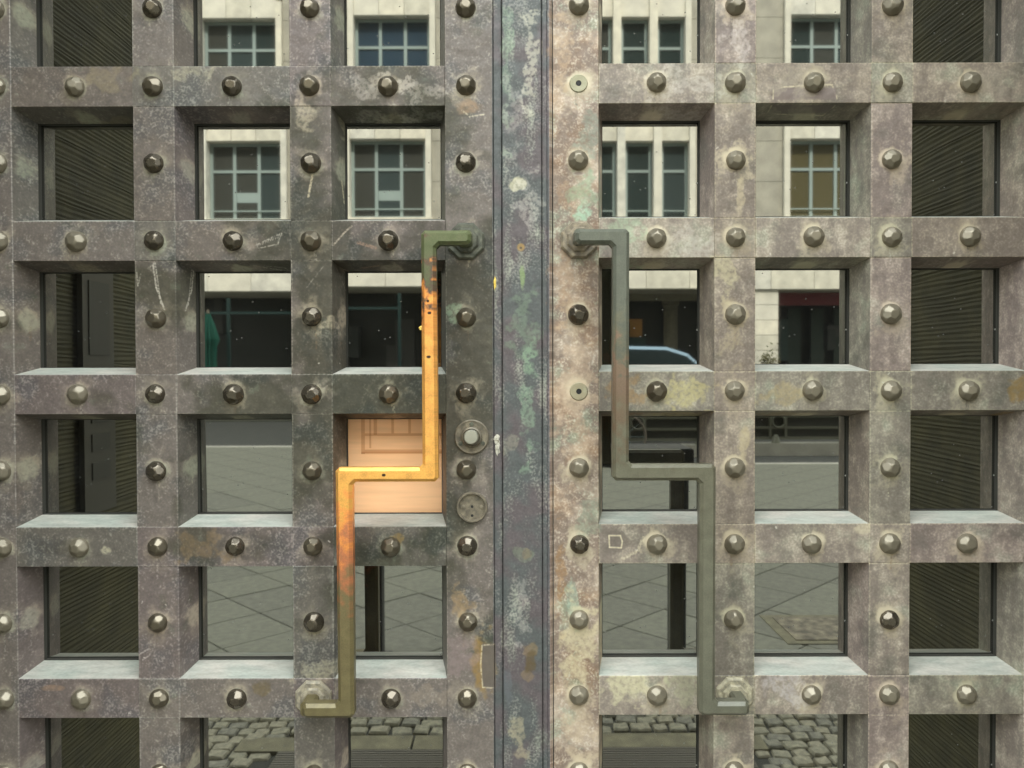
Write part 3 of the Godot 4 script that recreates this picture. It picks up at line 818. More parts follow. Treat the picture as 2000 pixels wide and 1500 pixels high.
func ground_work() -> void:
	var g := mb(); g.quad(Vector3(-150, -0.13, 150), Vector3(150, -0.13, 150), Vector3(150, -0.13, -150), Vector3(-150, -0.13, -150))
	structure(g, "ground", M.asphalt)
	var b := mb(); b.box(Vector3(-30, -0.125, 0.56), Vector3(30, -0.008, 8.70))
	var pav := structure(b, "pavement", M.joint)
	b = mb(); b.box(Vector3(-30, -0.125, 8.70), Vector3(30, 0.0, 8.85)); put(b, "kerb", M.grey_stone, pav)
	b = mb(); b.box(Vector3(-30, -0.125, 13.6), Vector3(30, 0.0, 17.8)); structure(b, "far_pavement", M.slab)
	# square slabs laid on the diagonal
	var e := 0.36
	var cells := []
	for i in range(-40, 60):
		for j in range(-40, 60):
			var x := (i - j) * e * 0.70711; var z := 1.76 + (i + j) * e * 0.70711
			if z < 1.6 or z > 8.9 or absf(x) > 7.0: continue
			cells.append(Vector3(x, 0, z))
	cells.sort_custom(func(p, q): return p.x * p.x * 0.5 + p.z * p.z < q.x * q.x * 0.5 + q.z * q.z)
	var rest := mb()
	var hs := e * 0.5 - 0.0035
	var clip := PackedVector2Array([Vector2(-9, 1.76), Vector2(9, 1.76), Vector2(9, 8.695), Vector2(-9, 8.695)])
	var whole := slab_mesh(e)
	var cnt := 0
	for c in cells:
		var dz := e * 0.70711
		var inside: bool = c.z - dz > 1.76 and c.z + dz < 8.695
		if cnt < 290 and inside:
			var o := put(whole, "paving_slab", [M.slab, M.slab2][rng.randi() % 2], pav, Vector3(c.x, rng.randf_range(-0.0015, 0.0015), c.z))
			o.rotation.y = [0.0, PI * 0.5, PI, PI * 1.5][rng.randi() % 4]
			cnt += 1
		else:
			var r := (e - 0.007) * 0.70711
			var poly := PackedVector2Array([Vector2(c.x, c.z - r), Vector2(c.x + r, c.z), Vector2(c.x, c.z + r), Vector2(c.x - r, c.z)])
			for pg in Geometry2D.intersect_polygons(poly, clip):
				for k in range(1, pg.size() - 1):
					var A := Vector3(pg[0].x, 0, pg[0].y); var B := Vector3(pg[k].x, 0, pg[k].y); var C := Vector3(pg[k + 1].x, 0, pg[k + 1].y)
					if (B - A).cross(C - A).y < 0: rest.tri(A, C, B)
					else: rest.tri(A, B, C)
	var ro := put(rest, "paving_slabs", M.slab, pav); ro.set_meta("kind", "stuff")
	# small setts before the doorway
	var var_mesh := []
	for k in 7: var_mesh.append(sett_mesh(300 + k))
	var spots := []
	for row in 22:
		var z := 0.64 + row * 0.0525
		var x := -2.2 + (row % 2) * 0.04
		while x < 2.2:
			var w := rng.randf_range(0.045, 0.078)
			var p := Vector3(x + w * 0.5, 0, z)
			x += w + 0.005
			if absf(p.x) < 0.775 and z < 1.46: continue
			if z > 1.74: continue
			spots.append([p, w])
	spots.sort_custom(func(p, q): return absf(absf(p[0].x) - 0.9) - p[0].z < absf(absf(q[0].x) - 0.9) - q[0].z)
	var far := SurfaceTool.new(); far.begin(Mesh.PRIMITIVE_TRIANGLES)
	for i in spots.size():
		var p: Vector3 = spots[i][0] + Vector3(0, rng.randf_range(-0.006, 0.004) - 0.0, rng.randf_range(-0.006, 0.006))
		var tr := Transform3D(Basis(Vector3.UP, rng.randf_range(-0.12, 0.12) + (PI if rng.randf() < 0.5 else 0.0)).scaled(Vector3(spots[i][1] / 0.10, 0.9, 0.68)), p)
		if i < 290:
			var o := put(var_mesh[rng.randi() % 7], "sett", M.cobble[rng.randi() % 3], pav)
			o.transform = tr
		else: far.append_from(var_mesh[rng.randi() % 7], 0, tr)
	var fo := put(far.commit(), "setts", M.cobble[0], pav); fo.set_meta("kind", "stuff")
	# stone step slabs between mat and setts
	for k in 3:
		b = mb()
		var xa := -0.90 + k * 0.565 + 0.02
		b.box(Vector3(xa, -0.02, 1.332), Vector3(xa + 0.557, 0.006, 1.425)); put(b, "step_slab", M.dark_slab, pav)
	# ribbed scraper mat
	var mt := thing("door_mat", "ribbed metal scraper mat in front of the doorway", "mat", Vector3(0, 0, 0.94))
	b = mb(); b.box(Vector3(-0.74, -0.006, -0.38), Vector3(0.74, 0.001, 0.39)); put(b, "tray", M.joint, mt)
	b = mb(); b.box(Vector3(-0.735, 0.001, -0.0045), Vector3(0.735, 0.011, 0.0045))
	var sl := b.mesh()
	for k in 54: put(sl, "slat", M.mattbar, mt, Vector3(0, 0, -0.372 + k * 0.0141))
	# drain cover
	var dc := thing("drain_cover", "rusty brown rectangular drain cover set into the pavement", "drain cover", Vector3(1.72, 0, 2.48))
	b = mb(); b.box(Vector3(-0.52, -0.006, -0.20), Vector3(0.52, 0.004, 0.20)); put(b, "frame", M.dark_slab, dc)
	b = mb(); b.box(Vector3(-0.47, 0.004, -0.16), Vector3(0.47, 0.008, 0.16)); put(b, "lid", M.rusty, dc)

func slab_mesh(e: float) -> ArrayMesh:
	var b := mb()
	var r := (e - 0.007) * 0.70711; var c := 0.003
	var P := [Vector3(0, 0, -r), Vector3(-r, 0, 0), Vector3(0, 0, r), Vector3(r, 0, 0)]
	b.quad(P[0] * (1.0 - c / r), P[1] * (1.0 - c / r), P[2] * (1.0 - c / r), P[3] * (1.0 - c / r))
	for k in 4:
		var a: Vector3 = P[k]; var d: Vector3 = P[(k + 1) % 4]
		b.quad(a + Vector3(0, -c, 0), d + Vector3(0, -c, 0), d * (1.0 - c / r), a * (1.0 - c / r))
		b.quad(a + Vector3(0, -0.006, 0), d + Vector3(0, -0.006, 0), d + Vector3(0, -c, 0), a + Vector3(0, -c, 0))
	return b.mesh()

func sett_mesh(seed_: int) -> ArrayMesh:
	var r := RandomNumberGenerator.new(); r.seed = seed_
	var b := mb()
	var ring0 := []; var ring1 := []; var ring2 := []
	var base := [Vector2(-1, -1), Vector2(-0.1, -1.05), Vector2(1, -0.95), Vector2(1.05, 0.1), Vector2(0.95, 1), Vector2(0, 1.04), Vector2(-1, 0.96), Vector2(-1.04, 0)]
	for q in base:
		var p: Vector2 = Vector2(q.x * 0.049, q.y * 0.037) * r.randf_range(0.90, 1.04)
		ring0.append(Vector3(p.x, -0.03, p.y)); ring1.append(Vector3(p.x, -0.004, p.y)); ring2.append(Vector3(p.x * 0.86, 0.003 + r.randf_range(-0.002, 0.002), p.y * 0.83))
	var top := Vector3(r.randf_range(-0.006, 0.006), 0.0045, r.randf_range(-0.004, 0.004))
	for k in 8:
		var l := (k + 1) % 8
		b.quad(ring0[l], ring0[k], ring1[k], ring1[l]); b.quad(ring1[l], ring1[k], ring2[k], ring2[l]); b.tri(ring2[l], ring2[k], top)
	return b.mesh()

func block(parent: Node3D, m: Material, x0: float, x1: float, y0: float, y1: float, zf: float, dz: float, called := "stone_block") -> void:
	var b := mb()
	b.box(Vector3(x0 + 0.005, y0 + 0.005, zf + dz), Vector3(x1 - 0.005, y1 - 0.005, zf + dz + 0.22))
	if m == M.cream_stone: m = M.creams[rng.randi() % 4]
	put(b, called, m, parent)

func window(parent: Node3D, x0: float, x1: float, y0: float, y1: float, zf: float, lights: int, pane: Material, transom: float, rail := true) -> void:
	var f := mb()
	var t := 0.065; var z0 := zf + 0.20; var z1 := zf + 0.26
	f.box(Vector3(x0, y0, z0), Vector3(x1, y0 + t, z1)); f.box(Vector3(x0, y1 - t, z0), Vector3(x1, y1, z1))
	f.box(Vector3(x0, y0 + t, z0), Vector3(x0 + t, y1 - t, z1)); f.box(Vector3(x1 - t, y0 + t, z0), Vector3(x1, y1 - t, z1))
	var w := put(f, "window", M.teal, parent)
	for k in range(1, lights):
		var x := x0 + (x1 - x0) * k / lights
		var b := mb(); b.box(Vector3(x - 0.034, y0 + t, z0 + 0.004), Vector3(x + 0.034, y1 - t, z1 - 0.004)); put(b, "mullion", M.teal, w)
	var b2 := mb(); b2.box(Vector3(x0 + t, y0 + (y1 - y0) * transom - 0.03, z0 + 0.007), Vector3(x1 - t, y0 + (y1 - y0) * transom + 0.03, z1 - 0.007)); put(b2, "transom", M.teal, w)
	if rail:
		var b3 := mb(); b3.box(Vector3(x0 + t, y0 + 0.21, z0 - 0.03), Vector3(x1 - t, y0 + 0.235, z0 - 0.01)); put(b3, "rail", M.teal, w)
	for k in lights:
		var xa := x0 + (x1 - x0) * k / lights; var xb := x0 + (x1 - x0) * (k + 1) / lights
		var p := mb(); p.box(Vector3(xa + 0.03, y0 + 0.03, zf + 0.235), Vector3(xb - 0.03, y1 - 0.03, zf + 0.245)); put(p, "pane", M.wvar[rng.randi() % 4] if pane == M.wpane else pane, w)

func office_building() -> void:
	var zf := 16.0
	var o := thing("office_building", "cream stone office block across the street with gridded teal windows", "building", Vector3.ZERO)
	var b := mb(); b.box(Vector3(-16, 3.205, zf + 0.27), Vector3(16, 11.6, zf + 9)); put(b, "wall", M.grey_stone, o)
	b = mb(); b.box(Vector3(-16, -0.1, zf + 1.6), Vector3(16, 3.2, zf + 9)); put(b, "shop_wall", M.shop, o)
	b = mb(); b.box(Vector3(-16, 3.03, zf + 0.17), Vector3(16, 3.2, zf + 1.6)); put(b, "soffit", M.grey_stone, o)
	b = mb(); b.box(Vector3(-16.2, 11.35, zf - 0.4), Vector3(16.2, 11.8, zf + 0.3)); put(b, "cornice", M.cream_stone, o)
	# bays: [x0, x1, kind]
	var bays := [[-13.55, -11.91, 0], [-10.17, -8.53, 0], [-6.79, -5.15, 0], [-3.50, -1.83, 0], [0.88, 3.89, 1], [6.18, 7.82, 0], [9.55, 11.19, 0], [12.9, 14.54, 0]]
	for lv in 3:
		var sill := 4.60 + lv * 2.68; var head := sill + 1.73
		if lv == 2: head = sill + 1.2
		for k in bays.size():
			var by = bays[k]
			var x0: float = by[0]; var x1: float = by[1]
			var nxt: float = bays[k + 1][0] if k + 1 < bays.size() else 16.0
			if by[2] == 0:
				for j in 3:
					var xa := x0 + (x1 - x0) * j / 3.0; var xb := x0 + (x1 - x0) * (j + 1) / 3.0
					block(o, M.cream_stone, xa, xb, head, head + 0.95 if lv < 2 else 11.35, zf, 0.0)
				var pm: Material = M.wpane
				if k == 3 and lv == 1: pm = M.wpane_blue
				if k == 5 and lv == 0: pm = M.wpane_lit_amber
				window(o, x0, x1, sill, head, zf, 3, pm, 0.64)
				if k == 3 and lv == 0 or k == 2 and lv == 0:
					var bl := mb(); bl.box(Vector3((x0 + x1) * 0.5 - 0.24, sill + 0.42, zf + 0.225), Vector3((x0 + x1) * 0.5 + 0.24, sill + 0.64, zf + 0.23)); put(bl, "blind", M.teal, o)
			else:
				var n := 4
				var st := (x1 - x0 + 0.2) / n
				for j in n:
					var xa: float = x0 + st * j; var xb: float = xa + st - 0.2
					block(o, M.cream_stone, xa - 0.1 if j else xa, xb + 0.1, head, head + 0.95 if lv < 2 else 11.35, zf, 0.03)
					window(o, xa, xb, sill, head, zf, 1, M.wpane, 0.64)
					if j < n - 1: block(o, M.cream_stone, xb + 0.008, xb + 0.192, sill, head + 0.92, zf, -0.04, "stone_mullion")
			# surround strips and sill
			block(o, M.cream_stone, x0 - 0.13, x0 + 0.005, sill, head + 0.36, zf, -0.03, "surround")
			block(o, M.cream_stone, x1 - 0.005, x1 + 0.13, sill, head + 0.36, zf, -0.03, "surround")
			block(o, M.cream_stone, x0 - 0.15, x1 + 0.15, sill - 0.09, sill, zf, -0.07, "sill")
			# pier between this bay and the next, in courses
			var pa := x1 + 0.13; var pb := nxt - 0.13
			for c in 3:
				block(o, M.grey_stone, pa, pb, sill - 0.09 + c * 0.893, sill - 0.09 + (c + 1) * 0.893, zf, 0.06)
			if pb - pa > 1.9: block(o, M.cream_stone, pa + 0.55, pb - 0.7, sill - 0.09, sill + 2.59, zf, -0.02, "pilaster")
	# band over the shops
	for k in 34:
		block(o, M.cream_stone, -16.2 + k * 0.955, -16.2 + (k + 1) * 0.955, 3.02, 3.62, zf, -0.06)
	for k in 34:
		block(o, M.cream_stone, -16.7 + k * 0.955, -16.7 + (k + 1) * 0.955, 3.62, 4.5, zf, 0.0)
	# piers down to the pavement
	for x in [-14.4, -9.4, -4.25, 0.1, 5.66, 10.3, 15.2]:
		for c in 9:
			block(o, M.cream_stone, x - 0.29, x + 0.29, c * 0.3355, (c + 1) * 0.3355, zf, 0.0)
	# things inside the shop arcade
	b = mb(); b.box(Vector3(6.0, 2.72, zf + 0.55), Vector3(10.0, 3.0, zf + 0.62)); put(b, "red_fascia", M.red, o)
	for k in 7:
		b = mb(); b.box(Vector3(6.1 + k * 0.55, 0.05, zf + 1.35), Vector3(6.4 + k * 0.55, 2.7, zf + 1.42)); put(b, "curtain", M.curtain, o)
	b = mb(); b.lathe_y(Vector3(3.72, 0, zf + 1.35), [Vector2(0.17, 0), Vector2(0.17, 2.75), Vector2(0.21, 2.78), Vector2(0.21, 2.9), Vector2(0.0, 2.9)], 14); put(b, "column", M.dark_stone, o)
	b = mb(); b.box(Vector3(2.55, 0.0, zf + 1.45), Vector3(3.06, 2.45, zf + 1.55)); put(b, "shop_door", M.door_glow_orange, o)
	b = mb(); b.box(Vector3(-2.85, 0.3, zf + 1.45), Vector3(-2.4, 2.4, zf + 1.55)); put(b, "display_board", M.goods[3], o)
	var rs := RandomNumberGenerator.new(); rs.seed = 9
	for k in 40:
		var xx := rs.randf_range(-9.0, 9.5); var hh := rs.randf_range(0.2, 1.0); var yy := rs.randf_range(0.0, 2.2); var ww := rs.randf_range(0.08, 0.5)
		b = mb(); b.box(Vector3(xx, yy, zf + 1.2 + rs.randf() * 0.2), Vector3(xx + ww, minf(yy + hh, 2.95), zf + 1.62)); put(b, "display_piece", M.goods[rs.randi() % 4], o)
	b = mb(); b.box(Vector3(0.6, 2.80, zf + 0.4), Vector3(5.3, 2.95, zf + 0.5)); put(b, "moulding", M.dark_stone, o)

func parasol(x: float, z: float) -> void:
	var t := thing("parasol", "closed green parasol standing before the dark shop front", "parasol", Vector3(x, 0, z))
	var b := mb(); b.tube([Vector3(0, 0, 0), Vector3(0, 2.46, 0)], 0.022); put(b, "pole", M.green_metal, t)
	b = mb()
	var seg := 24
	var prof := [[2.42, 0.03], [2.2, 0.10], [1.9, 0.17], [1.75, 0.13], [1.5, 0.12], [1.3, 0.13], [1.1, 0.18], [0.8, 0.22], [0.72, 0.20]]
	for i in prof.size() - 1:
		for k in seg:
			var q := []
			for ij in [[0, 0], [0, 1], [1, 1], [1, 0]]:
				var a: float = TAU * (k + ij[1]) / seg
				var r: float = prof[i + ij[0]][1] * (1.0 + 0.28 * (1.0 if (k + ij[1]) % 2 == 0 else -1.0))
				q.append(Vector3(cos(a) * r, prof[i + ij[0]][0], sin(a) * r))
			b.quad(q[0], q[1], q[2], q[3])
	put(b, "canopy", M.green_cloth, t)
	b = mb(); b.lathe_y(Vector3.ZERO, [Vector2(0.035, 2.42), Vector2(0.02, 2.5), Vector2(0.0, 2.5)], 10); put(b, "finial", M.brass, t)
	b = mb(); b.lathe_y(Vector3.ZERO, [Vector2(0.3, 0.0), Vector2(0.28, 0.08), Vector2(0.05, 0.1), Vector2(0.0, 0.1)], 16); put(b, "base", M.grey_stone, t)
	var f := thing("terrace_frame", "thin teal metal frame beside the closed parasol", "frame", Vector3(x + 0.34, 0, z + 0.2))
	for xx in [0.0, 3.4]:
		b = mb(); b.box(Vector3(xx - 0.03, 0, -0.03), Vector3(xx + 0.03, 2.75, 0.03)); put(b, "post", M.green_metal, f)
	b = mb(); b.box(Vector3(-0.9, 2.42, -0.02), Vector3(3.37, 2.47, 0.02)); put(b, "crossbar", M.green_metal, f)

func shrub(x: float, z: float) -> void:
	var t := thing("potted_shrub", "leafy shrub in a square planter against the stone pier", "shrub", Vector3(x, 0, z))
	var b := mb(); b.prism(PackedVector2Array([Vector2(-0.2, 0), Vector2(0.2, 0), Vector2(0.25, 0.55), Vector2(-0.25, 0.55)]), -0.24, 0.24, 0.01); put(b, "planter", M.dark_stone, t)
	b = mb(); b.tube([Vector3(0, 0.5, 0), Vector3(0.02, 1.3, 0)], 0.02, 6); put(b, "stem", M.wood_dark, t)
	var r := RandomNumberGenerator.new(); r.seed = 77
	b = mb()
	for k in 420:
		var p := Vector3(r.randfn(0, 0.12), 0.72 + r.randf() * 0.85, r.randfn(0, 0.12))
		if k % 9 == 0: p.y += 0.25
		var d := Vector3(r.randfn(), r.randfn() + 0.6, r.randfn()).normalized(); var s := d.cross(Vector3(r.randfn(), r.randfn(), r.randfn())).normalized()
		b.quad(p, p + d * 0.04 + s * 0.022, p + d * 0.09, p + d * 0.04 - s * 0.022)
	put(b, "foliage", M.leaf, t)

func railing() -> void:
	var t := thing("ornamental_railing", "low bronze railing with rectangles and rings on a stone kerb", "railing", Vector3(1.35, 0, 10.85))
	var b := mb(); b.box(Vector3(-0.1, -0.125, -0.12), Vector3(7.0, 0.07, 0.12)); put(b, "kerb", M.grey_stone, t)
	b = mb(); b.box(Vector3(0, 0.12, 0.02), Vector3(6.8, 0.72, 0.05)); put(b, "backing", M.rail_dark, t)
	for y in [0.14, 0.30, 0.48, 0.70]:
		b = mb(); b.box(Vector3(0, y - 0.018, -0.02), Vector3(6.8, y + 0.018, 0.018)); put(b, "rail", M.rail, t)
	for k in 4:
		var x := 1.35 + k * 2.2 - 0.8
		for dx in [-0.12, 0.12]:
			b = mb(); b.box(Vector3(x + dx - 0.016, 0.16, -0.024), Vector3(x + dx + 0.016, 0.68, 0.019)); put(b, "upright", M.rail, t)
		b = mb()
		var ring := []
		for a in 25: ring.append(Vector3(x + cos(TAU * a / 24.0) * 0.095, 0.40 + sin(TAU * a / 24.0) * 0.095, -0.03))
		b.tube(ring, 0.014, 6); put(b, "ring", M.rail, t)
	for k in 6:
		b = mb(); b.lathe_y(Vector3(0.3 + k * 1.2, 0.07, -0.05), [Vector2(0.07, 0), Vector2(0.06, 0.04), Vector2(0.03, 0.12), Vector2(0.0, 0.13)], 10); put(b, "foot", M.rail, t)

func car(x: float, z: float) -> void:
	var t := thing("parked_car", "pale blue hatchback parked beyond the low railing", "car", Vector3(x, -0.13, z))
	var side := PackedVector2Array([Vector2(-2.05, 0.32), Vector2(2.0, 0.32), Vector2(2.08, 0.62), Vector2(1.98, 0.88), Vector2(1.2, 1.02), Vector2(-1.75, 1.05), Vector2(-2.08, 0.95), Vector2(-2.12, 0.6)])
	var b := mb(); b.prism(side, -0.86, 0.86, 0.06, true, 0.06); put(b, "body", M.car_paint, t)
	var cab := PackedVector2Array([Vector2(-1.9, 1.04), Vector2(1.25, 1.02), Vector2(0.55, 1.62), Vector2(0.2, 1.73), Vector2(-1.0, 1.76), Vector2(-1.55, 1.66)])
	b = mb(); b.prism(cab, -0.72, 0.72, 0.05, true, 0.05); put(b, "roof", M.car_paint, t)
	for s in [-1.0, 1.0]:
		for w in [[Vector2(-1.70, 1.10), Vector2(-0.62, 1.10), Vector2(-0.62, 1.70), Vector2(-1.42, 1.63)], [Vector2(-0.54, 1.10), Vector2(1.05, 1.10), Vector2(0.50, 1.57), Vector2(0.19, 1.675), Vector2(-0.54, 1.70)]]:
			b = mb()
			var zz: float = 0.724 * s
			b.prism(PackedVector2Array(w), minf(zz, zz + 0.004 * s), maxf(zz, zz + 0.004 * s), 0.0); put(b, "side_window", M.car_glass, t)
		for xx in [-1.3, 1.3]:
			var wh := mb()
			wh.lathe_z(Vector3(xx, 0.31, 0.70 * s - 0.1), [Vector2(0.0, 0.0), Vector2(0.31, 0.0), Vector2(0.31, 0.2), Vector2(0.2, 0.22), Vector2(0.0, 0.2)], 20)
			var wo := put(wh, "wheel", M.black, t)
			var hub := mb(); hub.lathe_z(Vector3(xx, 0.31, 0.80 * s), [Vector2(0.2, -0.03), Vector2(0.2, 0.03), Vector2(0.0, 0.04)], 16); put(hub, "hub", M.teal, wo)
		b = mb(); b.box(Vector3(1.98, 0.66, 0.62 * s - 0.14), Vector3(2.06, 0.80, 0.62 * s + 0.14)); put(b, "headlight", M.cream_stone, t)
		b = mb(); b.box(Vector3(-2.12, 0.70, 0.66 * s - 0.1), Vector3(-2.05, 0.92, 0.66 * s + 0.1)); put(b, "tail_light", M.red, t)
	b = mb()
	b.quad(Vector3(1.20, 1.09, 0.62), Vector3(1.20, 1.09, -0.62), Vector3(0.60, 1.60, -0.58), Vector3(0.60, 1.60, 0.58)); put(b, "windscreen", M.wpane, t)

func bicycle(x: float, z: float) -> void:
	var t := thing("bicycle", "old bicycle leaning at the low railing beside the added black post", "bicycle", Vector3(x, -0.13, z))
	for xx in [0.0, -1.05]:
		var b := mb()
		var ring := []
		for a in 33: ring.append(Vector3(xx + cos(TAU * a / 32.0) * 0.335, 0.35 + sin(TAU * a / 32.0) * 0.335, 0))
		b.tube(ring, 0.017, 6)
		var w := put(b, "wheel", M.tyre, t)
		b = mb()
		for a in 9: b.tube([Vector3(xx, 0.35, 0), Vector3(xx + cos(TAU * a / 9.0) * 0.33, 0.35 + sin(TAU * a / 9.0) * 0.33, 0)], 0.0025, 4)
		put(b, "spokes", M.teal, w)
	var bb := Vector3(-0.55, 0.32, 0); var seat := Vector3(-0.30 - 0.02, 0.86, 0); var head := Vector3(-0.88, 0.84, 0)
	var b := mb()
	for s in [[bb, seat], [bb, head], [seat, head], [bb, Vector3(0, 0.35, 0)], [seat, Vector3(0, 0.35, 0)], [head, Vector3(-1.05, 0.35, 0)]]: b.tube(s, 0.016, 6)
	put(b, "frame", M.rail_dark, t)
	b = mb(); b.tube([head, head + Vector3(0.03, 0.18, 0)], 0.013, 6); b.tube([head + Vector3(0.03, 0.18, -0.26), head + Vector3(-0.03, 0.19, 0), head + Vector3(0.03, 0.18, 0.26)], 0.012, 6); put(b, "handlebar", M.teal, t)
	b = mb(); b.prism(PackedVector2Array([Vector2(-0.42, 0.90), Vector2(-0.2, 0.88), Vector2(-0.16, 0.95), Vector2(-0.40, 0.94)]), -0.07, 0.07, 0.01, true); put(b, "saddle", M.black, t)

func stand() -> void:
	var t := thing("black_stand", "black square steel stand with two legs on the pavement", "stand", Vector3(0.055, 0, 2.1))
	for x in [-0.63, 0.63]:
		var b := mb(); b.prism(chamfered([Vector2(x - 0.0325, -0.0325), Vector2(x + 0.0325, -0.0325), Vector2(x + 0.0325, 0.0325), Vector2(x - 0.0325, 0.0325)], 0.004), 0.0, 0.818, 0.0)
		var o := put(b, "leg", M.black_paint, t); o.rotation.x = -PI * 0.5
		b = mb(); b.box(Vector3(x - 0.06, 0.0, -0.06), Vector3(x + 0.06, 0.008, 0.06)); put(b, "foot_plate", M.black_paint, t)
	var b := mb(); b.prism(chamfered([Vector2(-0.6625, 0.819), Vector2(0.6625, 0.819), Vector2(0.6625, 0.89), Vector2(-0.6625, 0.89)], 0.006), -0.12, 0.12, 0.004); put(b, "top", M.black_paint, t)
	var p := thing("photographer_stand_in", "tall black post added to stand in for the dark strip of the photographer", "post", Vector3(1.225, 0, 8.6))  # added post, in place of the photographer's dark sliver in the glass
	b = mb(); b.lathe_y(Vector3.ZERO, [Vector2(0.11, 0), Vector2(0.11, 0.04), Vector2(0.085, 0.06), Vector2(0.085, 2.85), Vector2(0.06, 2.9), Vector2(0, 2.91)], 18); put(b, "shaft", M.black_paint, p)
	b = mb(); b.lathe_y(Vector3.ZERO, [Vector2(0.1, 2.5), Vector2(0.1, 2.56), Vector2(0.085, 2.58)], 18); put(b, "collar", M.black_paint, p)

func lock(d: Node3D) -> void:
	var c := Vector3(px(921), py(853), 0.0)
	var b := mb(1)
	b.lathe_z(c, [Vector2(0.0225, -0.001), Vector2(0.0225, 0.0030), Vector2(0.0210, 0.0044), Vector2(0.0190, 0.0040), Vector2(0.0138, 0.0038), Vector2(0.0128, 0.0075), Vector2(0.0112, 0.0085), Vector2(0.0105, 0.0060), Vector2(0.0, 0.0060)], 36)
	var r := put(b, "lock_rosette", M.brass, d)
	b = mb(1); b.lathe_z(c + Vector3(0, 0.001, 0), [Vector2(0.0092, 0.005), Vector2(0.0092, 0.0185), Vector2(0.0080, 0.0205), Vector2(0.0, 0.0208)], 20); put(b, "knob", M.knob, r)
	for k in 3:
		var a := PI * 0.5 + TAU * k / 3.0
		var s := c + Vector3(cos(a) * 0.0168, sin(a) * 0.0165, 0.0038)
		b = mb(1); b.lathe_z(s, [Vector2(0.0030, 0.0), Vector2(0.0028, 0.0008), Vector2(0.0, 0.0010)], 12)
		b.box(s + Vector3(-0.0024, -0.0003, 0.0009), s + Vector3(0.0024, 0.0003, 0.0012)); put(b, "screw", M.rosette[0], r)
	c = Vector3(px(921.5), py(990), 0.0)
	b = mb(1)
	b.lathe_z(c, [Vector2(0.0202, -0.001), Vector2(0.0202, 0.0040), Vector2(0.0192, 0.0062), Vector2(0.0176, 0.0062), Vector2(0.0166, 0.0022), Vector2(0.0, 0.0022)], 36)
	var q := put(b, "lock_cover", M.brass, d)
	for s in [-1.0, 1.0]:
		b = mb(1); b.lathe_z(c + Vector3(0.0118 * s, 0.0, 0.0020), [Vector2(0.0028, 0), Vector2(0.0024, 0.0010), Vector2(0.0, 0.0014)], 12); put(b, "screw", M.brass, q)
	for h in [Vector2(0.0, 0.0005), Vector2(0.0, -0.0112)]:
		b = mb(); b.lathe_z(c + Vector3(h.x, h.y, 0.0024), [Vector2(0.0018, 0), Vector2(0.0, 0.0001)], 10); put(b, "keyhole", M.black, q)

func drips(d: Node3D, e: Node3D) -> void:
	for q in [[Vector3(px(967), py(554), 0.0022), Vector3(0.0016, 0.0078, 0.002), 0], [Vector3(-0.1122, EYE + 0.054, 0.042), Vector3(0.0030, 0.0026, 0.0026), 0], [Vector3(px(970), py(858), 0.0015), Vector3(0.0042, 0.0062, 0.003), 1], [Vector3(px(971.5), py(876), 0.0015), Vector3(0.0034, 0.0080, 0.003), 1]]:
		var b := mb(1)
		var wob := noise(500, 1.4, 2)
		for i in 6:
			for j in 12:
				var P := []
				for ij in [[0, 0], [0, 1], [1, 1], [1, 0]]:
					var a: float = TAU * (j + ij[1]) / 12.0; var el: float = PI * 0.5 * (i + ij[0]) / 6.0
					var dd := Vector3(cos(a) * cos(el), sin(a) * cos(el), sin(el))
					P.append(dd * q[1] * (1.0 + 0.6 * wob.get_noise_3dv(dd)))
				b.quad(P[0], P[1], P[2], P[3])
		put(b, "paint_drip" if q[2] == 0 else "mortar_lump", M.yellow_paint if q[2] == 0 else M.mortar, d, q[0])

func cover_strip(d: Node3D) -> void:
	# stepped bronze strip over the meeting edges, fixed to the right leaf
	var top := row_y(1, -9) + 0.06
	for s in [[-0.0232, -0.0124, 0.0022, "edge_bead"], [-0.0120, 0.0384, 0.0065, "cover_strip"], [0.0388, 0.0522, 0.0030, "edge_bead"]]:
		var b := mb(1)
		var c := 0.0010
		b.prism(PackedVector2Array([Vector2(s[0], 0.02), Vector2(s[1], 0.02), Vector2(s[1], top), Vector2(s[0], top)]), -0.008, s[2], c, false)
		put(b, s[3], M.bronze[0], d)
	# a round bead along the right edge
	var rb := mb(1); rb.tube([Vector3(0.0478, 0.02, 0.0022), Vector3(0.0478, top, 0.0022)], 0.0030, 10); put(rb, "round_bead", M.bronze[2], d)
	var fill := mb(); fill.box(Vector3(-0.0238, 0.021, -0.03), Vector3(0.0534, top - 0.001, -0.0075)); put(fill, "meeting_edge", M.gasket, d)

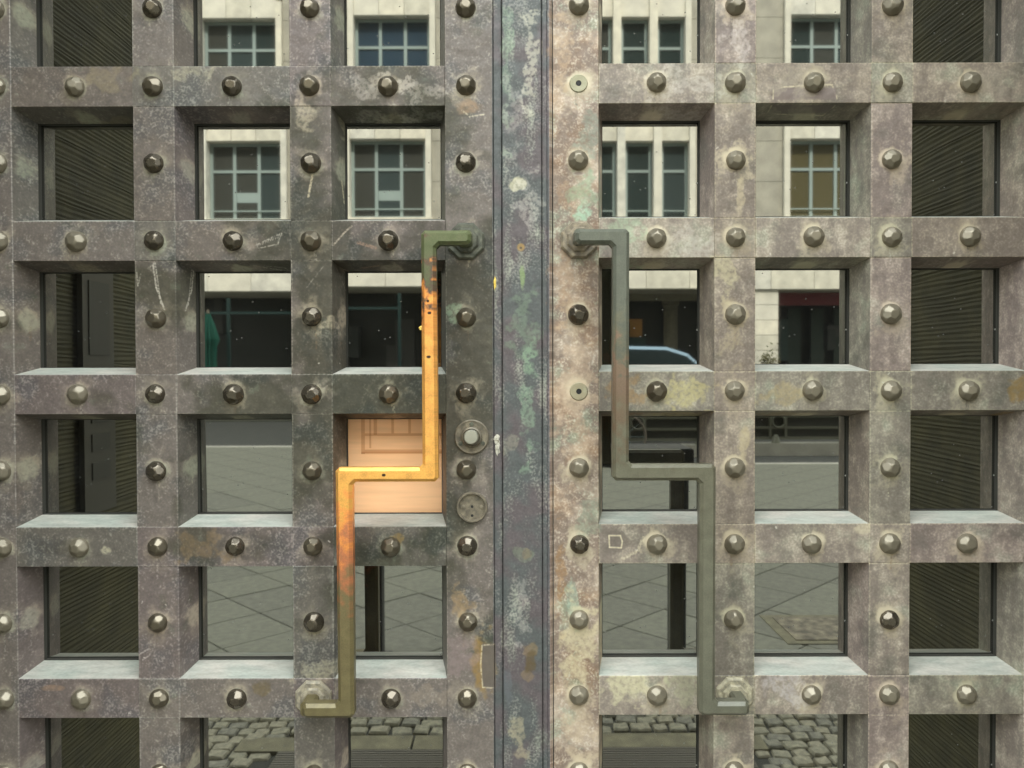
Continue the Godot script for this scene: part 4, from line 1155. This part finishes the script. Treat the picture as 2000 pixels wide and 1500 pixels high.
func _ready() -> void:
	rng.seed = 20240
	# camera
	var cam := Camera3D.new()
	cam.name = "camera"
	cam.fov = rad_to_deg(2.0 * atan(750.0 / 1510.0))
	cam.position = Vector3(0, EYE, 1.0)
	cam.rotation = Vector3(-0.0162, 0.0, -0.0023)
	cam.near = 0.05; cam.far = 400.0
	add_child(cam); cam.current = true
	# sky, exposure
	var sky_m := ProceduralSkyMaterial.new()
	sky_m.sky_top_color = Color(0.955, 0.985, 0.995); sky_m.sky_horizon_color = Color(0.60, 0.61, 0.605)
	sky_m.ground_bottom_color = Color(0.30, 0.29, 0.27); sky_m.ground_horizon_color = Color(0.62, 0.61, 0.58)
	sky_m.sky_curve = 0.5
	var sky := Sky.new(); sky.sky_material = sky_m
	var env := Environment.new()
	env.background_mode = Environment.BG_SKY; env.sky = sky
	env.background_energy_multiplier = 2.0
	env.tonemap_mode = Environment.TONE_MAPPER_LINEAR
	env.tonemap_exposure = 4.2
	env.sdfgi_enabled = true; env.ssao_enabled = true; env.ssil_enabled = true
	var we := WorldEnvironment.new(); we.name = "world_environment"; we.environment = env
	add_child(we)
	# hazy sun standing behind the entrance building: it reaches the facade across the street only
	var sun := DirectionalLight3D.new()
	sun.name = "sun"
	sun.light_energy = 0.6; sun.light_color = Color(1.0, 0.978, 0.935)
	sun.light_angular_distance = 4.0
	sun.shadow_enabled = true
	sun.rotation = Vector3(deg_to_rad(-50.0), deg_to_rad(180.0 - 14.0), 0)
	add_child(sun)

	make_materials()
	M.jamb = stone_mat(Color(0.29, 0.275, 0.18), 0.3, 120, 2.0)
	M.panel = mat(Color(0.075, 0.07, 0.052), 0.5, 0.1)
	M.panel_dark = mat(Color(0.055, 0.053, 0.04), 0.5, 0.1)
	M.dark_slab = stone_mat(Color(0.42, 0.40, 0.32), 0.25, 123, 2.0)
	M.rusty = stone_mat(Color(0.43, 0.40, 0.34), 0.6, 126, 2.5)
	M.red = mat(Color(0.16, 0.02, 0.025), 0.6)
	M.curtain = mat(Color(0.03, 0.045, 0.035), 0.8)
	M.door_glow_orange = mat(Color(0.45, 0.22, 0.05), 0.6)  # glow of a lit opening, put into the base colour as orange
	M.green_metal = mat(Color(0.008, 0.035, 0.032), 0.6)
	M.green_cloth = mat(Color(0.015, 0.13, 0.09), 0.85)
	M.goods = [mat(Color(0.03, 0.035, 0.03), 0.7), mat(Color(0.05, 0.04, 0.03), 0.7), mat(Color(0.02, 0.045, 0.04), 0.6), mat(Color(0.055, 0.055, 0.05), 0.7)]
	M.wood_dark = mat(Color(0.06, 0.04, 0.025), 0.8)
	M.leaf = mat(Color(0.10, 0.09, 0.025), 0.6)
	M.rail = mat(Color(0.16, 0.16, 0.12), 0.45, 0.3)
	M.rail_dark = mat(Color(0.035, 0.034, 0.026), 0.6)
	M.tyre = mat(Color(0.16, 0.13, 0.10), 0.7)
	M.car_paint = mat(Color(0.20, 0.29, 0.36), 0.25, 0.3)
	M.car_glass = mat(Color(0.035, 0.055, 0.06), 0.1)
	M.black_paint = mat(Color(0.004, 0.005, 0.005), 0.5)
	M.knob = mat(Color(0.30, 0.29, 0.23), 0.5, 0.3)
	M.yellow_paint = mat(Color(0.80, 0.58, 0.12), 0.5)
	M.mortar = mat(Color(0.40, 0.38, 0.31), 0.9)
	for k in 8: rivets.append(rivet_mesh(400 + k))
	pick_tilts()

	ground_work()
	entrance_building()
	office_building()

	var dl := door_leaf(-1, "bronze lattice door leaf with the polished orange zigzag handle")
	var dr := door_leaf(1, "pale stained bronze lattice door leaf with the grey green zigzag handle")
	cover_strip(dr)
	handle(dl, -1)
	handle(dr, 1)
	lock(dl)
	drips(dl, dr)
	stand()
	railing()
	bicycle(1.63, 10.45)
	car(2.3, 12.3)
	parasol(-6.08, 14.5)
	shrub(5.62, 15.6)
